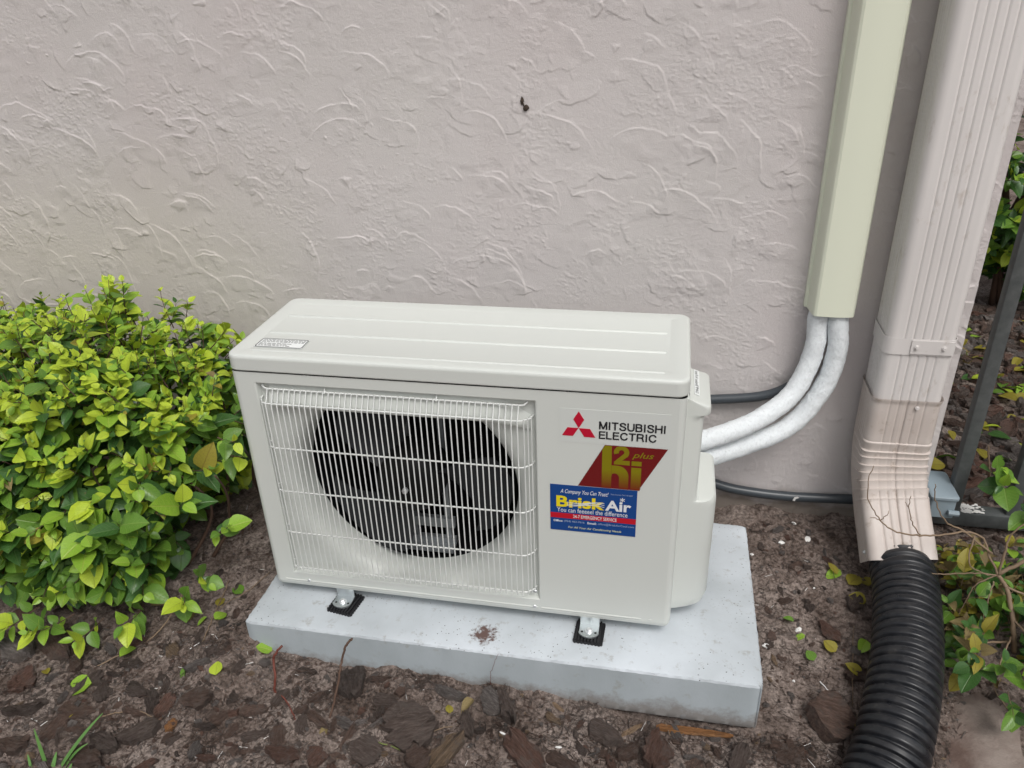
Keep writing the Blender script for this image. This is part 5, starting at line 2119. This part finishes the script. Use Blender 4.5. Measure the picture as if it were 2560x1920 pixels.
stalk('stalk', [(-.334, -.182, -.078), (-.330, -.175, -.045), (-.336, -.160, -.018), (-.332, -.158, -.004), (-.318, -.150, .015)], .0024, .0022, 'stem_red', 'short reddish stalk sticking up before the left end of the slab', 'stalk')
stalk('stalk', [(-.209, -.220, -.090), (-.198, -.198, -.045), (-.190, -.180, .0), (-.188, -.170, .02), (-.178, -.165, .052), (-.165, -.160, .068)], .0022, .0024, 'stem_brown', 'taller brown stalk sticking up before the slab', 'stalk')
stalk('runner', [(-.334, -.182, -.074), (-.300, -.200, -.072), (-.275, -.225, -.078), (-.250, -.250, -.083), (-.240, -.262, -.086)], .0016, .0010, 'stem_red', 'thin reddish runner lying between the two stalks', 'runner')


def lie(pts, dz=.003):
    return [(x, y, tz(x, y) + dz) for x, y in pts]


stalk('twig', lie([(-.545, .045), (-.538, .0), (-.530, -.05), (-.520, -.100), (-.515, -.118)], .006), .0013, .0009, 'twig_tan', 'thin upright-looking tan twig on soil between hedge and slab', 'twig')
stalk('twig', lie([(-.470, .085), (-.490, .03), (-.520, -.012), (-.535, -.045)], .006), .0011, .0008, 'twig_tan', 'thin grey twig slanting beside the left slab edge', 'twig')
stalk('twig', [(-.600, -.035, .0), (-.625, -.075, -.045), (-.650, -.115, -.066), (-.690, -.155, -.070), (-.715, -.185, -.072)], .0016, .0012, 'twig_tan', 'tan twig trailing from the hedge foot onto the soil', 'twig')
stalk('twig', lie([(-.640, -.282), (-.610, -.270), (-.575, -.262), (-.548, -.268), (-.520, -.280)], .004), .0013, .0010, 'twig_tan', 'thin bent tan twig lying in front of the grass tuft chips', 'twig')
stalk('twig', lie([(-.512, -.275), (-.535, -.300)], .006), .0024, .0018, 'stem_brown', 'stubby brown twig end beside the orange bark scrap', 'twig')
stalk('twig', lie([(.768, .155), (.758, .09), (.748, .02), (.742, -.015)], .012), .0013, .0010, 'wood_tan', 'long straight tan stem along the left of the drain pipe', 'twig')
stalk('twig', lie([(.690, .030), (.705, .010), (.712, -.002)], .004), .0011, .0008, 'flake_white', 'short pale twig above the big round bark slab', 'twig')
stalk('twig', lie([(-.030, -.232), (-.005, -.205), (.02, -.19)], .006), .0011, .0009, 'twig_tan', 'short tan twig crossing the largest dark bark slab', 'twig')
stalk('twig', lie([(-.145, -.262), (-.10, -.248), (-.060, -.246)], .005), .0013, .0011, 'stem_green', 'thin green stem lying at the bottom edge near the rounded lump', 'twig')
stalk('twig', lie([(.402, -.100), (.412, -.128)], .006), .0010, .0007, 'twig_tan', 'thin pale twig leaning at the slab foot above the orange splinter', 'twig')
stalk('twig', [(.072, -.098, -.080), (.075, -.100, -.04), (.083, -.097, -.012), (.090, -.094, .004)], .0005, .0003, 'stem_red', 'hair-thin red stem rising against the slab front', 'twig')
stalk('twig', [(-.078, -.098, -.082), (-.084, -.1, -.070), (-.092, -.103, -.058)], .0018, .0012, 'bark_dark', 'short dark twig stub poking up at the slab front', 'twig')
stalk('twig', [(1.19, .72, -.05), (1.175, .70, -.01), (1.165, .70, .03), (1.16, .71, .06)], .004, .002, 'twig_tan', 'bleached upright twig behind the black fence', 'twig')

gt_ = thing('grass_tuft', 'tuft of green grass blades at the lower left corner', 'grass tuft', (-.645, -.392, -.085))
for (bx, by, tx, ty, h, w_, bend) in ((-.668, -.392, -.688, -.37, .055, .0055, .1), (-.640, -.395, -.582, -.325, .075, .0060, .3), (-.632, -.392, -.598, -.36, .05, .0045, .6), (-.650, -.400, -.648, -.38, .022, .005, .1), (-.620, -.402, -.612, -.39, .016, .004, .1), (-.690, -.402, -.700, -.39, .016, .004, .1)):
    mb = MB()
    k = 9
    la, ra, mid = [], [], []
    for i in range(k + 1):
        t = i / k
        c = np.array((bx + (tx - bx) * t, by + (ty - by) * t, tz0(bx, by) + h * (t * 1.25 - bend * t * t)))
        dd = np.array((-(ty - by), tx - bx, 0))
        dd /= np.linalg.norm(dd) + 1e-9
        if abs(tx - bx) < .03:
            dd = np.array((1., 0, 0))
        ww = w_ * .85 * (1 - t ** 3 * .85)
        la.append(c - dd * ww)
        mid.append(c + np.array((0, 0, -.0008)))
        ra.append(c + dd * ww)
    mb.loft([la, mid, ra], close=False)
    obj('blade', mb, M_['grass_blade'], gt_, smooth=180)

# things of one kind that still share a label are told apart by their order from the left
seen_labels = {}
for o in list(COL.objects):
    if o.parent is None and o.get('group') in ('bark chips in the mulch', 'fallen leaves behind the fence'):
        seen_labels.setdefault(o['label'], []).append(o)
ORD = ['leftmost', 'second from left', 'third from left', 'fourth from left', 'fifth from left', 'sixth from left', 'seventh from left', 'eighth from left', 'ninth from left', 'tenth from left']
bpy.context.view_layer.update()
for lb, os_ in seen_labels.items():
    if len(os_) > 1:
        def px_(o):
            v = (np.array(o.matrix_world.translation) - CAMP) @ CAMR
            return v[0] / -v[2]
        os_.sort(key=px_)
        for i, o in enumerate(os_):
            o['label'] = lb + ', ' + (('leftmost' if i == 0 else 'rightmost') if len(os_) == 2 else ORD[min(i, 9)])
